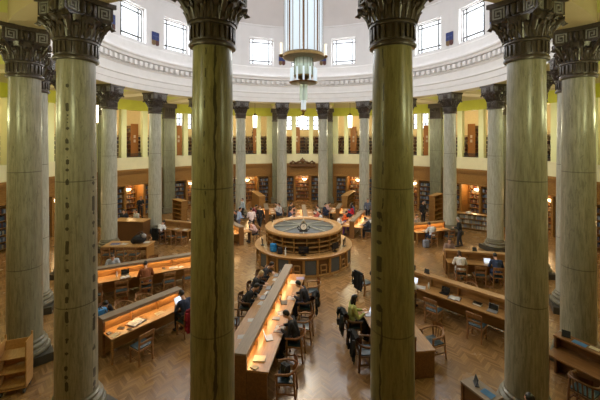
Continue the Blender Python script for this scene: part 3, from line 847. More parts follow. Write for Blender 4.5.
def tall_case(label, p0, p1, h=2.0, dep=.5, slope=0):
    return box_case('tall_bookcase', label, 'bookcase', p0, p1, h, dep, 5, False, WOOD, LEDGE if slope else WOODL, slope)
tall_case('tall oak bookcase end standing beside the pale column right of the blotched column', (11.3, 9.6), (12.6, 11.0), 2.2)
tall_case('tall oak bookcase end behind the white-shirted reader at left', (-11.2, 9.8), (-10.0, 8.7), 1.9)
tall_case('bookcase with a sloping pale top, left of the carved pediment', (-3.75, 11.7), (-5.0, 15.0), 1.8, .55)
tall_case('bookcase with a sloping pale top, right of the carved pediment', (3.95, 11.9), (5.2, 15.2), 1.8, .55)
tall_case('low oak case between the far column and the students at left', (-9.4, 11.3), (-8.0, 11.9), 1.3)

# ------------------------------------------------------------------ wall bookcases and gallery bookcases
def wall_case():
    t = thing('wall_bookcase', 'x', 'bookcase', group='bookcases in the panelled wall')
    w = 1.12
    MB().box((0, .2, 1.5), (w, .03, 2.9)).build('back_panel', WOODD, t, 0)
    for s in (-1, 1): MB().box((s * (w / 2 - .02), .03, 1.48), (.04, .36, 2.9)).build('side_panel', WOOD, t, 0)
    for i in range(7): MB().box((0, .03, .12 + i * .45), (w - .09, .34, .03)).build('shelf', WOOD, t, 0)
    return t
WC = wall_case(); firstw = True
CASEPOS = []
BN = {180: 'bay with the carved pediment', 162: 'bay right of the pediment bay', 198: 'bay left of the pediment bay', 144: 'bay behind the blotched olive column', 216: 'bay behind the cracked olive column',
      126: 'bay above the low pale-book case', 234: 'bay behind the service counter', 108: 'bay beyond the near streaky column', 252: 'bay beyond the dashed-streak column',
      90: 'bay at the extreme right edge', 270: 'bay at the extreme left edge'}
for a, bn in BN.items():
    for s in (-1, 1):
        aa = a + s * 4.68; c = pol(aa, RO + .2); rz = rad(aa) + PI
        lab = f'built-in bookcase on the {"clockwise" if s < 0 else "far"} side of the doorway in the {bn}'
        lab = f'built-in bookcase {"right" if s < 0 else "left"} of the opening in the {bn}'
        if firstw: o = WC; o.location = c; o.rotation_euler = (0, 0, rz); o['label'] = lab; firstw = False
        else: o = dup(WC, c, rz, lab, 'bookcases in the panelled wall')
        CASEPOS.append((c, rz, a))
# books: one object each on the shelves that show, the rest as a mass
rng = random.Random(5)
BCOL = [(.05, .075, .12), (.03, .05, .09), (.10, .03, .02), (.14, .06, .03), (.03, .05, .04), (.30, .26, .18), (.10, .10, .12), (.06, .02, .02), (.22, .24, .30), (.15, .11, .05)]
BM = [plain(f'book_cloth_{i}', c, .55, 0, .15) for i, c in enumerate(BCOL)]
BOOK = MB().box((0, 0, .14), (.045, .2, .28), 0, .004).mesh('book', 0); BOOK.materials.append(BM[0])
nbook = 0
def book(loc, rz, m, label, group, s=(1, 1, 1)):
    global nbook
    o = bpy.data.objects.new('book', BOOK); COL.objects.link(o); o.location = loc; o.rotation_euler = (0, 0, rz); o.scale = s
    recolour(o, m); tag(o, label, 'book', group); nbook += 1
    return o
mass = {}
def row(c, rz, x0, x1, z, y, single, label, group, pal, wmin=.05, wmax=.1):
    x = x0
    M = Matrix.Translation(c) @ Matrix.Rotation(rz, 4, 'Z')
    while x < x1 - wmax:
        w = rng.uniform(wmin, wmax); hh = rng.uniform(.75, 1.12); m = rng.choice(pal)
        if rng.random() < .06: x += .1; continue
        p = M @ Vector((x + w / 2, y, z))
        if single and nbook < 290: book(p, rz, m, label, group, (w / .047, .95, hh))
        else:
            mb = mass.setdefault(m.name, MB()); mb.box(M @ Vector((x + w / 2, y, z + .14 * hh)), (w * .95, .19, .28 * hh), rz)
        x += w
PALD = [BM[i] for i in (0, 0, 1, 1, 2, 3, 6, 8, 8, 5)]
for (c, rz, a) in CASEPOS:
    single = a in (180,)
    for i in range(6):
        row(c, rz, -.5, .5, .142 + i * .45, -.0, single, 'cloth-bound volume on the shelves either side of the carved pediment doorway', 'books beside the pediment doorway', PALD, .08, .14)
o = CASE_R
for i in range(3):
    row(o.location, o.rotation_euler.z, -1.45, 1.45, .101 + i * .367, .0, True, 'pale volume in the low bookcase behind the standing man in black', 'pale volumes in the low bookcase', [BM[5], BM[5], BM[8], plain('book_pale', (.55, .5, .4), .6)], .07, .13)

# gallery: radial bookcases seen end-on through the wide openings, shelves of red-brown books behind
def gal_case():
    t = thing('gallery_bookcase', 'x', 'bookcase')
    MB().box((0, -1.06, 1.65), (.72, .06, 3.3), 0, .01).build('end_panel', wood('orange_oak', (.36, .135, .03), (.50, .21, .05), .4), t, 0)
    MB().box((0, -1.10, 2.05), (.2, .012, .28)).build('notice_card', plain('notice_card_white', (.75, .6, .5), .6), t, 0, 'pale notice card on the end panel'); MB().box((0, -1.10, 1.62), (.2, .012, .28)).build('notice_card', plain('notice_card_white', (.75, .6, .5), .6), t, 0, 'pale notice card on the end panel')
    MB().box((0, 0, 1.6), (.04, 2.06, 3.1)).build('spine_panel', WOODD, t, 0)
    for i in range(8): MB().box((0, 0, .1 + .4 * i), (.62, 2.04, .03)).build('shelf', WOOD, t, 0)
    return t
GPX = {126: 471.5, 234: 134.5, 144: 427, 216: 178.5, 162: 353.5, 198: 256, 180: 297}
GC = gal_case(); firstg = True
PALR = [BM[i] for i in (2, 2, 3, 3, 7, 6, 9, 5)]
GN = {180: 'inside the middle gallery opening', 162: 'in the gallery right of the middle opening', 198: 'in the gallery left of the middle opening', 144: 'in the gallery slot just right of the blotched column',
      216: 'in the gallery slot just left of the cracked column', 126: 'in the gallery between two pale columns at right', 234: 'in the gallery between two pale columns at left',
      108: 'in the gallery behind the streaked near column at right', 252: 'in the gallery behind the dashed-streak column', 90: 'in the gallery at the extreme right edge', 270: 'in the gallery at the extreme left edge'}
for a, w_ in GN.items():
    k_ = (GPX.get(a, 302.5 + (a - 180) * -3) - 302.5) / F
    D = (-CAMY + math.sqrt(max(0, CAMY ** 2 - (1 + k_ * k_) * (CAMY ** 2 - 21.2 ** 2)))) / (1 + k_ * k_)
    ga = math.degrees(math.atan2(k_ * D, -(CAMY + D))) if a in GPX else a
    c = pol(ga, 22.26, 5.38); rz = rad(ga) + PI
    lab = 'orange oak bookcase end ' + w_
    if firstg: o = GC; o.location = c; o.rotation_euler = (0, 0, rz); o['label'] = lab; firstg = False
    else: dup(GC, c, rz, lab)
    for s in (-1, 1):
        for i in range(7):
            row(c, rz + s * PI / 2, -.98, .98, .12 + .4 * i, -.15, False, '', '', PALR, .1, .2)
    # books along the outer gallery wall
    for j in range(-3, 4):
        cw = pol(a + j * 2.6, 24.2, 5.38)
        for i in range(5):
            row(cw, rad(a + j * 2.6) + PI, -.55, .55, .1 + .42 * i, 0, False, '', '', PALR, .11, .22)
    sh = MB()
    for i in range(6): sh.arc(24.0, 24.6, a - 9, a + 9, 5.44 + .42 * i, 5.475 + .42 * i, 4)
    o = sh.build('gallery_shelving', WOODD, smooth=0); tag(o, 'dark wall shelving ' + w_, 'shelving')
# railings low in the gallery openings
def railing(wd):
    t = thing('gallery_railing', 'x', 'railing')
    m_ = MB(); m_.box((0, 0, .32), (wd, .05, .05)); m_.box((0, 0, .03), (wd, .05, .05)); m_.build('rail', IRON, t, 0)
    m_ = MB()
    for x in np.arange(-wd / 2 + .06, wd / 2, .09): m_.box((x, 0, .17), (.03, .03, .3))
    m_.build('bars', IRON, t, 0)
    return t
rw = railing(1.48); first = True
for a, w_ in GN.items():
    lab = 'low dark railing ' + w_
    c = pol(a, RO + .2, 5.5)
    if first: rw.location = c; rw.rotation_euler = (0, 0, rad(a)); rw['label'] = lab; first = False
    else: dup(rw, c, rad(a), lab)
# carved pediment over the middle doorway
c = pol(180, RO - .2, 4.42)
t = thing('carved_pediment', 'dark carved oak pediment over the middle doorway in the far wall', 'pediment', (0, c.y - .22, 4.05), 0, kind='thing')
m_ = MB(); m_.box((0, 0, .05), (3.0, .2, .12), 0, .02); m_.box((0, 0, .2), (2.7, .16, .2), 0, .02); m_.build('base', WOODD, t, 0)
m_ = MB(); 
for s in (-1, 1): m_.tube([(s * 1.4, 0, .35), (s * 1.1, 0, .62), (s * .8, 0, .42), (s * .5, 0, .52), (s * .2, 0, .62)], [.1, .12, .1, .12, .1], 8); m_.sph((s * 1.35, 0, .42), .14)
m_.sph((0, 0, .66), .22, (1.4, .5, 1.2)); m_.sph((0, 0, .95), .1); m_.build('carving', WOODD, t)
# alcove bookcases and lamps behind each doorway
def alc():
    t = thing('alcove_bookcase', 'x', 'bookcase')
    MB().box((0, .25, 1.5), (1.7, .04, 3.0)).build('back_panel', WOODL, t, 0)
    for i in range(6): MB().box((0, .08, .15 + .46 * i), (1.66, .32, .035)).build('shelf', WOODL, t, 0)
    for s in (-1, 1): MB().box((s * .86, .06, 1.5), (.05, .36, 3.0)).build('side_panel', WOOD, t, 0)
    return t
AL = alc(); first = True
for a, bn in BN.items():
    c = pol(a, 20.6); rz = rad(a) + PI; lab = 'lit shelves inside the opening of the ' + bn
    if first: AL.location = c; AL.rotation_euler = (0, 0, rz); AL['label'] = lab; first = False
    else: dup(AL, c, rz, lab)
    for i in range(6): row(c, rz, -.8, .8, .172 + .46 * i, .08, False, '', '', [BM[i] for i in (2, 3, 3, 5, 5, 9, 6)], .07, .16)
    t = thing('alcove_lamp', 'bowl lamp in the opening of the ' + bn, 'hanging lamp', pol(a + (.7 if a > 180 else -.7), 19.85, 2.35))
    MB().lathe([(.02, 0), (.16, .04), (.24, .14), (.24, .2)], 16).build('bowl', ALCOVE, t)
    MB().cyl((0, 0, .18), (0, 0, .95), .015, n=6).build('cord', IRON, t)
root = tag(bpy.data.objects.new('distant_books', None), 'rows of dark and red-brown books filling the wall and gallery shelves', 'books', kind='stuff'); COL.objects.link(root)
for k, mb in mass.items():
    o = mb.build('book_rows', MATS[k], root, 0); o['kind'] = 'stuff'
# ------------------------------------------------------------------ chairs (frame: sitter faces +Y, seat centre over the origin)
def armchair(m):
    t = thing('reading_armchair', 'x', 'chair')
    MB().box((0, 0, .43), (.52, .48, .04), 0, .015).build('seat', m, t)
    MB().box((0, .01, .455), (.46, .42, .04), 0, .018).build('seat_pad', PAD, t, label='dark blue-green seat pad')
    for sx in (-1, 1):
        MB().bar((sx * .23, .2, 0), (sx * .235, .2, .68), .042, bev=.006).build('front_leg', m, t)
        MB().bar((sx * .24, -.26, 0), (sx * .22, -.2, .70), .042, bev=.006).build('back_leg', m, t)
        MB().bar((sx * .235, .2, .2), (sx * .235, -.23, .2), .026).build('stretcher', m, t)
    MB().bar((-.235, 0, .2), (.235, 0, .2), .026).build('cross_stretcher', m, t)
    pts = []
    for i in range(15):
        q = PI * i / 14; pts.append((.29 * math.cos(q), -.02 - .27 * math.sin(q), .70 + .07 * math.sin(q) ** 2))
    pts = [(.27, .24, .68)] + pts + [(-.27, .24, .68)]
    MB().tube(pts, [.028] + [.03] * 15 + [.028], 8).build('arm_rail', m, t)
    b = MB(); b.grid(lambda u, v: Vector((.24 * math.cos(PI * (.18 + .64 * u)) * 1.1, -.05 - .245 * math.sin(PI * (.18 + .64 * u)), .76 + .13 * v)), 10, 2)
    bmesh.ops.solidify(b.bm, geom=b.bm.faces[:], thickness=.028); b.build('crest', m, t)
    sp = MB()
    for x in (-.13, -.045, .045, .13): sp.bar((x, -.21, .44), (x * 1.1, -.27, .76), .03, .016)
    sp.build('spindles', m, t, 0)
    return t
def sidechair(m):
    t = thing('side_chair', 'x', 'chair')
    MB().box((0, 0, .42), (.48, .44, .05), 0, .012).build('seat', m, t)
    MB().box((0, .01, .455), (.44, .40, .04), 0, .018).build('seat_pad', PAD, t, label='blue-green seat pad')
    for sx in (-1, 1):
        MB().bar((sx * .21, .19, 0), (sx * .21, .19, .42), .042).build('front_leg', m, t)
        MB().bar((sx * .21, -.22, 0), (sx * .205, -.20, .45), .042).build('back_leg', m, t)
        MB().bar((sx * .205, -.20, .44), (sx * .215, -.27, .88), .04).build('back_post', m, t)
        MB().bar((sx * .21, .19, .18), (sx * .21, -.21, .18), .024).build('stretcher', m, t)
    MB().box((0, -.265, .83), (.46, .03, .12), 0, .01).build('top_rail', m, t)
    MB().box((0, -.235, .62), (.42, .022, .07), 0, .006).build('middle_rail', m, t)
    return t
ARM = armchair(CHAIRW); ARMD = armchair(CHAIRD); SIDE = sidechair(CHAIRW)
BIG = 1.12
for c_ in (ARM, ARMD, SIDE): c_.scale = (BIG,) * 3
used = set()
def chair(proto, p, rz, label):
    if proto.name not in used:
        used.add(proto.name); proto.location = p; proto.rotation_euler = (0, 0, rz); proto['label'] = label; return proto
    return dup(proto, p, rz, label)

# ------------------------------------------------------------------ people
SKIN = [plain('skin_light', (.62, .36, .25), .5, 0, .05), plain('skin_tan', (.42, .23, .14), .5, 0, .05), plain('skin_brown', (.20, .10, .06), .5, 0, .05)]
HAIR = {'black': plain('hair_black', (.012, .01, .009), .4, 0, .2, 30), 'brown': plain('hair_brown', (.06, .03, .015), .45, 0, .2, 30), 'fair': plain('hair_fair', (.42, .29, .13), .45, 0, .2, 30), 'grey': plain('hair_grey', (.35, .34, .32), .5)}
SHOE = plain('dark_shoe', (.03, .028, .027), .5)
SOLE = plain('eye_white', (.8, .78, .75), .3); LIP = plain('lip', (.40, .13, .11), .5)
POSES = {}
def pose_mesh(key, J, head_tilt, long_sleeve=True):
    """one continuous body from tapered limbs, and clothes cut from its own surface"""
    mb = MB(); bones = []
    def lim(a, b, r0, r1, reg, n=12):
        a, b = Vector(a), Vector(b); mb.capsule(a, b, r0, r1, n); bones.append((a, b, r0, r1, reg))
    P = {k: Vector(v) for k, v in J.items()}
    def both(k): return P[k + 'L'], P[k + 'R']
    # trunk: several overlapping cross pieces give broad shoulders and a narrower waist
    pel, wst, cst, nk, hd = P['pelvis'], P['waist'], P['chest'], P['neck'], P['head']
    hl, hr = both('hip'); sl, sr = both('sho')
    lim(hl, hr, .105, .105, 'leg'); lim(pel, wst, .125, .115, 'top'); lim(wst, cst, .118, .128, 'top')
    for s in (hl, hr): lim(s + (wst - pel) * .2, wst + (s - pel) * .45, .085, .085, 'top')
    lim(sl * .9 + cst * .1, sr * .9 + cst * .1, .07, .07, 'top'); lim(wst + (sl - cst) * .35, sl * .75 + cst * .25, .085, .07, 'top'); lim(wst + (sr - cst) * .35, sr * .75 + cst * .25, .085, .07, 'top')
    lim(cst + (nk - cst) * .55, nk, .062, .052, 'skin'); lim(nk, hd - (hd - nk) * .3, .052, .05, 'skin')
    fwd = P['face'].normalized(); up = (hd - nk).normalized(); up = (up - fwd * up.dot(fwd)).normalized(); sd = fwd.cross(up)
    B = Matrix((sd, fwd, up)).transposed().to_4x4()
    hc = hd + up * .02
    mb.sph(hc, .1, (.76, .95, 1.12), 18, B); bones.append((hc - up * .02, hc + up * .02, .09, .09, 'head'))
    def H(x, y, z): return hc + sd * x + fwd * y + up * z
    mb.sph(H(0, .035, -.062), .062, (.85, .8, .8), 12, B)                 # jaw
    mb.capsule(H(0, .09, .012), H(0, .108, -.022), .012, .017, 8)          # nose
    for s in (-1, 1): mb.sph(H(s * .078, -.005, -.01), .026, (.4, .7, 1.1), 8, B)
    for s in 'LR':
        sh, el, wr = P['sho' + s], P['elb' + s], P['wri' + s]
        lim(sh, el, .056, .044, 'top'); lim(el, wr, .043, .029, 'top' if long_sleeve else 'skin')
        hp, kn, an, toe = P['hip' + s], P['knee' + s], P['ank' + s], P['toe' + s]
        lim(hp, kn, .088, .06, 'leg'); lim(kn, kn + (an - kn) * .4, .06, .057, 'leg'); lim(kn + (an - kn) * .4, an, .057, .042, 'leg')
        lim(an, toe, .043, .036, 'shoe'); lim(an - (toe - an).normalized() * .03 - Vector((0, 0, .02)), an + (toe - an) * .5 - Vector((0, 0, .015)), .04, .04, 'shoe')
        # hand: palm, four unequal bent fingers and a thumb off its side
        hdv = P['hand' + s].normalized(); hn = Vector((0, 0, -1)) if abs(hdv.z) < .8 else Vector((0, 1, 0))
        ac = hdv.cross(hn).normalized(); hn = ac.cross(hdv).normalized()
        sg = 1 if ac.dot(cst - wr) > 0 else -1
        for q in (-.022, 0, .022): lim(wr + ac * q * .6, wr + hdv * .085 + ac * q, .016, .014, 'skin', 8)
        for q, ln in ((-.033, .062), (-.011, .075), (.011, .08), (.033, .07)):
            b0 = wr + hdv * .085 + ac * q * sg; m1 = b0 + hdv * ln * .55 + hn * .008; m2 = m1 + (hdv * .75 + hn * .65).normalized() * ln * .5
            lim(b0, m1, .0095, .009, 'skin', 8); lim(m1, m2, .009, .0078, 'skin', 8)
        b0 = wr + hdv * .03 + ac * .025 * sg; m1 = b0 + (hdv * .6 + ac * .75 * sg).normalized() * .04; m2 = m1 + (hdv * .9 + ac * .2 * sg + hn * .3).normalized() * .03
        lim(b0, m1, .013, .011, 'skin', 8); lim(m1, m2, .011, .009, 'skin', 8)
    me = mb.mesh('tmp', 0); o = bpy.data.objects.new('tmp', me); COL.objects.link(o)
    r = o.modifiers.new('r', 'REMESH'); r.mode = 'VOXEL'; r.voxel_size = .0095
    s_ = o.modifiers.new('s', 'SMOOTH'); s_.factor = .5; s_.iterations = 3
    dg = bpy.context.evaluated_depsgraph_get(); dg.update()
    body = bpy.data.meshes.new_from_object(o.evaluated_get(dg)); bpy.data.objects.remove(o)
    body.name = 'body_' + key; body.polygons.foreach_set('use_smooth', [True] * len(body.polygons))
    body.materials.clear(); body.materials.append(SKIN[0])
    nv = len(body.vertices); V = np.zeros(nv * 3); body.vertices.foreach_get('co', V); V = V.reshape(-1, 3)
    best = np.full(nv, 9.); regs = ['top', 'leg', 'skin', 'shoe', 'head']; lab = np.zeros(nv, int)
    for a, b, r0, r1, reg in bones:
        a_, b_ = np.array(a), np.array(b); d = b_ - a_; l2 = max(d @ d, 1e-9)
        tt = np.clip(((V - a_) @ d) / l2, 0, 1); D = np.linalg.norm(V - a_ - tt[:, None] * d, axis=1) - (r0 + (r1 - r0) * tt)
        k = D < best; best[k] = D[k]; lab[k] = regs.index(reg)
    Nn = np.zeros(nv * 3); body.vertex_normals.foreach_get('vector', Nn); Nn = Nn.reshape(-1, 3)
    cloths = {}
    polys = [tuple(p.vertices) for p in body.polygons]
    for reg, off in (('top', .012), ('leg', .009), ('shoe', .008)):
        ri = regs.index(reg)
        fs = [p for p in polys if all(lab[i] == ri for i in p)]
        ids = sorted({i for p in fs for i in p}); mp = {i: j for j, i in enumerate(ids)}
        m = bpy.data.meshes.new(reg + '_' + key); m.from_pydata([tuple(V[i] + Nn[i] * off) for i in ids], [], [tuple(mp[i] for i in p) for p in fs])
        m.polygons.foreach_set('use_smooth', [True] * len(m.polygons)); m.materials.append(SHOE); m.update(); cloths[reg] = m
    hairs = {}
    for st in ('short', 'long', 'bun'):
        h = MB()
        h.sph(hc + up * .022 - fwd * .014, .1, (.85, 1.0, 1.12), 20, B)
        cut = [v for v in h.bm.verts if (v.co - hc).dot(fwd) > .045 - .02 * ((v.co - hc).dot(up) < .05) and (v.co - hc).dot(up) < .075 or (v.co - hc).dot(up) < -.07]
        bmesh.ops.delete(h.bm, geom=cut, context='VERTS')
        if st == 'long':
            dn = Vector((0, 0, -1))
            h.capsule(hc - fwd * .055 + up * .03, hc - fwd * .085 + dn * .12, .075, .07, 12); h.capsule(hc - fwd * .085 + dn * .12, hc - fwd * .10 + dn * .27, .07, .05, 12)
            for s in (-1, 1): h.capsule(hc + sd * s * .065 + up * .02, hc + sd * s * .075 - fwd * .03 + dn * .2, .03, .025, 10)
        if st == 'bun': h.sph(hc - fwd * .1 + up * .06, .045)
        hairs[st] = h.mesh('hair_' + st, 60); hairs[st].materials.append(HAIR['black'])
    e = []
    for s in (-1, 1):
        m = MB().sph(H(s * .03, .082, .02), .011, n=8).mesh('eye', 60); m.materials.append(SCREEN); e.append(m)
    mo = MB().sph(H(0, .088, -.052), .02, (1, .4, .3), 8, B).mesh('mouth', 60); mo.materials.append(LIP)
    POSES[key] = (body, cloths, hairs, e, mo)
def both(d, k, x, y, z): d[k + 'L'] = (-x, y, z); d[k + 'R'] = (x, y, z)
def seated(lean, hands, headdir, hz=0):
    J = {}; J['pelvis'] = (0, -.06, .62); c, s = math.cos(lean), math.sin(lean)
    f = lambda y, z: (-.06 + y * c + z * s, .62 - y * s + z * c)
    J['waist'] = (0, *f(0, .2)); J['chest'] = (0, *f(0, .38)); J['neck'] = (0, *f(.01, .535)); 
    n = J['neck']; J['head'] = (0, n[1] + .05 + .06 * (lean > .25), n[2] + .125 - .02 * (lean > .25)); J['face'] = headdir
    y, z = f(0, .455); both(J, 'sho', .185, y, z)
    both(J, 'hip', .095, -.04, .60); both(J, 'knee', .11, .40, .565); both(J, 'ank', .12, .37, .09); both(J, 'toe', .14, .50, .045)
    J.update(hands); return J
hw_ = {'elbL': (-.27, .16, .80), 'elbR': (.27, .16, .82), 'wriL': (-.14, .38, .845), 'wriR': (.13, .36, .845), 'handL': (.35, 1, -.1), 'handR': (-.3, 1, -.1)}
pose_mesh('write', seated(.38, hw_, (0, .80, -.60)), 0)
hr_ = {'elbL': (-.26, .10, .80), 'elbR': (.26, .10, .80), 'wriL': (-.12, .33, .86), 'wriR': (.13, .33, .86), 'handL': (.2, 1, .35), 'handR': (-.2, 1, .35)}
pose_mesh('read', seated(.12, hr_, (.1, .93, -.36)), 0)
hs_ = {'elbL': (-.27, .22, .80), 'elbR': (.27, .18, .80), 'wriL': (-.08, .40, .85), 'wriR': (.10, .12, 1.05), 'handL': (.6, .8, -.1), 'handR': (-.2, .3, .9)}
pose_mesh('slump', seated(.62, hs_, (-.15, .72, -.68)), 0)
def standing(arms, stride=0, headdir=(0, 1, -.15), lean=0):
    J = {'pelvis': (0, 0, .95), 'waist': (0, lean * .2, 1.12), 'chest': (0, lean * .42, 1.30), 'neck': (0, lean * .6, 1.475), 'head': (0, lean * .75 + .02, 1.615), 'face': headdir}
    both(J, 'sho', .19, lean * .5, 1.41); both(J, 'hip', .095, 0, .92)
    J.update({'kneeL': (-.1, stride * .5 + .03, .50), 'kneeR': (.1, -stride * .25 + .03, .50), 'ankL': (-.1, stride * .8, .09), 'ankR': (.1, -stride * .8, .09 + stride * .12), 'toeL': (-.12, stride * .8 + .14, .045), 'toeR': (.12, -stride * .8 + .14, .045)})
    J.update(arms); return J
ad = {'elbL': (-.27, -.02, 1.13), 'elbR': (.27, -.02, 1.13), 'wriL': (-.26, .10, .90), 'wriR': (.26, .10, .90), 'handL': (.1, .25, -1), 'handR': (-.1, .25, -1)}
pose_mesh('stand', standing(ad), 0)
af = {'elbL': (-.27, .08, 1.14), 'elbR': (.27, .05, 1.13), 'wriL': (-.1, .30, 1.13), 'wriR': (.12, .28, 1.08), 'handL': (.5, .85, .1), 'handR': (-.5, .85, 0)}
pose_mesh('hold', standing(af, .12, (.2, .9, -.4), .12), 0)
pose_mesh('walk', standing({**ad, 'wriL': (-.27, -.12, .92), 'handL': (0, -.1, -1), 'wriR': (.26, .22, .95), 'handR': (0, .3, -1)}, .3), 0)
seen_mesh = set()
BLACKC, NAVY, WHITEC, GREYC, DENIM = (.016, .016, .018), (.02, .03, .07), (.68, .68, .68), (.2, .2, .21), (.05, .08, .15)
def person(pose, loc, rz, label, top, leg=BLACKC, hair='black', style='short', skin=0, s=1, group=None):
    body, cl, hs, eyes, mouth = POSES[pose]
    t = thing('person', label, 'person', loc, rz, group); t.scale = (s * BIG,) * 3
    def put(nm, me, m):
        o = link(nm, me, t); recolour(o, m); return o
    put('body', body, SKIN[skin]); put('top', cl['top'], cloth(top)); put('trousers', cl['leg'], cloth(leg)); put('shoes', cl['shoe'], SHOE)
    put('hair', hs[style], HAIR[hair]); put('mouth', mouth, LIP)
    for e in eyes: put('eye', e, SCREEN)
    return t
def sit(key, side, t, pose, label, top, leg=BLACKC, hair='black', style='short', skin=0, u=1.12, ch=None, chlab=None, turn=0, s=1):
    p, rz = at(key, side, t, u + .06)
    if ch is not None: chair(ch, p, rz, chlab or 'chair under ' + label)
    return person(pose, p, rz + turn, label, top, leg, hair, style, skin, s)
def seat(key, side, t, proto, label, u=1.2, turn=0):
    p, rz = at(key, side, t, u); return chair(proto, p, rz + turn, label)
def coat(p, rz, m, label, cat='coat'):
    """a coat hung over a chair back (chair at P facing RZ)"""
    t = thing('coat', label, cat, p, rz); t.scale = (BIG,) * 3
    b = MB()
    def f(u, v):
        q = v * 2 - 1; x = (u - .5) * (.50 + .06 * math.sin(v * 5)) * (1 - .45 * max(0, min(1, q * 4))); w = .012 * math.sin(u * 19 + v * 3)
        if q < 0: return Vector((x, -.365 + w - .03 * (-q), .95 + q * .72))
        return Vector((x, -.365 + w * .5 + .16 * min(1, q * 4), .95 + .02 * math.sin(min(1, q * 4) * PI) - q * .2))
    b.grid(f, 14, 20); bmesh.ops.solidify(b.bm, geom=b.bm.faces[:], thickness=.025); b.build('cloth_body', m, t)
    for sx in (-1, 1):
        MB().tube([(sx * .25, -.40, .90), (sx * .29, -.42, .72), (sx * .28, -.42, .5), (sx * .27, -.41, .36)], [.05, .055, .05, .045], 8).build('sleeve', m, t)
    return t

# --- desk A
A = 'the long central desk'
seat('A', 1, .055, ARM, 'wooden bow-backed armchair holding a bag, nearest to the camera at the long central desk', 1.2, .1)
p, rz = at('A', 1, .055, 1.18, .545); bag('bag', p, rz + 1, cloth((.03, .03, .035)), 'dark bag lying on the nearest armchair of the long central desk', s=.8)
sit('A', 1, .30, 'write', 'reader in black bent over papers, nearest person on the lit side of the long desk', BLACKC, BLACKC, ch=ARM, chlab='armchair of the reader in black nearest on the lit side of the long desk', u=1.1)
seat('A', 1, .45, ARM, 'empty armchair between the two black-dressed readers on the lit side of the long desk', 1.3)
sit('A', 1, .65, 'write', 'dark-haired reader in black with a laptop, farther along the lit side of the long desk', (.022, .022, .03), NAVY, ch=ARMD, chlab='dark armchair of the farther black-dressed reader on the lit side of the long desk', u=1.1)
p, rz = at('A', 1, .62, 1.2); coat(*at('A', 1, .65, 1.16), cloth(BLACKC), 'black coat over a chair on the lit side of the long desk')
seat('A', 1, .87, ARM, 'empty pale armchair at the counter end of the long central desk', 1.25, .2)
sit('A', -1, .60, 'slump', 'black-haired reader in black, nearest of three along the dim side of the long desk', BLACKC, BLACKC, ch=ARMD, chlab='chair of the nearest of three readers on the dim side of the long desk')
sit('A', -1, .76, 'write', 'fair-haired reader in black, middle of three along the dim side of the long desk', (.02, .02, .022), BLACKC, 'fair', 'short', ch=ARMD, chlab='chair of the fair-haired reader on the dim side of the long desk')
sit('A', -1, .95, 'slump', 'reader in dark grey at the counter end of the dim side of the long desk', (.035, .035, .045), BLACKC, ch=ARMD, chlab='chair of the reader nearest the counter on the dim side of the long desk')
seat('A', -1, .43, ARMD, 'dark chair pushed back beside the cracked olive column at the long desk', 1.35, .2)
# --- desk B
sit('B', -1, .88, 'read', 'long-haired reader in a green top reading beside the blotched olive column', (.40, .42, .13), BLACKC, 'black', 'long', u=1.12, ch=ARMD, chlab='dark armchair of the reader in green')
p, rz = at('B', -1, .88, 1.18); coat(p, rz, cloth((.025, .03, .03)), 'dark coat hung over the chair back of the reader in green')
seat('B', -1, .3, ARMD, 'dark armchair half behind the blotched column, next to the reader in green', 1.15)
p, rz = at('B', -1, .3, 1.15); coat(p, rz, cloth(BLACKC), 'black coat on the chair half hidden by the blotched column')
seat('B', 1, .40, ARM, 'pale wooden armchair alone on the right side of the desk behind the blotched column', 1.2, .25)
pc = px(365, 293, 0); chair(SIDE, pc, rad(-60), 'chair draped in black, standing beyond the reader in green'); coat(pc, rad(-60), cloth((.015, .015, .018)), 'black coat draped on the chair beyond the reader in green')
person('slump', pc + Vector((.55, .55, 0)), rad(-60), 'dark-clothed person almost hidden behind the blotched column', (.03, .02, .025), BLACKC)
# --- desk C
seat('C', 1, .25, SIDE, 'wooden side chair with blue-green seat at the near orange-lit left desk', 1.25, .1)
seat('C', 1, .85, SIDE, 'chair with the red coat at the near orange-lit left desk', 1.11)
sit('C', 1, .85, 'write', 'reader in navy beside the cracked column at the near orange-lit left desk', NAVY, BLACKC, u=1.05)
p, rz = at('C', 1, .85, 1.11); coat(p, rz, cloth((.30, .012, .02)), 'red coat over a chair beside the cracked olive column')
seat('C', -1, .45, ARM, 'pale bow-backed chair behind the middle of the near orange-lit left desk', 1.2)
seat('C', -1, .72, ARM, 'pale bow-backed chair behind the right end of the near orange-lit left desk', 1.2)
sit('C', -1, .16, 'slump', 'black-clothed person behind the left end of the near orange-lit desk', BLACKC, NAVY, ch=ARMD, chlab='chair behind the left end of the near orange-lit desk')
# --- desk D
sit('D', 1, .50, 'write', 'reader in a rust-brown jumper seated with back to us at the orange-lit left desk', (.26, .085, .03), (.05, .05, .07), ch=SIDE, chlab='wooden chair of the reader in the rust jumper')
for tt, l in ((.1, 'by the dashed-streak column'), (.30, 'left of the reader in rust'), (.70, 'right of the reader in rust'), (.88, 'by the cracked column')):
    seat('D', 1, tt, SIDE, 'empty blue-green seated chair ' + l + ' at the orange-lit left desk', 1.15)
sit('D', -1, .22, 'write', 'person in white and blue facing us behind the orange-lit left desk', (.5, .55, .62), NAVY, 'brown', ch=ARM, chlab='chair of the person facing us behind the orange-lit left desk')
seat('D', -1, .6, ARM, 'empty chair behind the divider of the orange-lit left desk', 1.2)
# study table
for x, l in ((-11.2, 'left'), (-10.4, 'middle'), (-9.7, 'right')):
    chair(SIDE, Vector((x, -.35, 0)), 0, f'{l} of three chairs before the table with the black bag')
chair(ARM, Vector((-10.0, 1.75, 0)), PI, 'round-backed chair behind the table with the black bag')
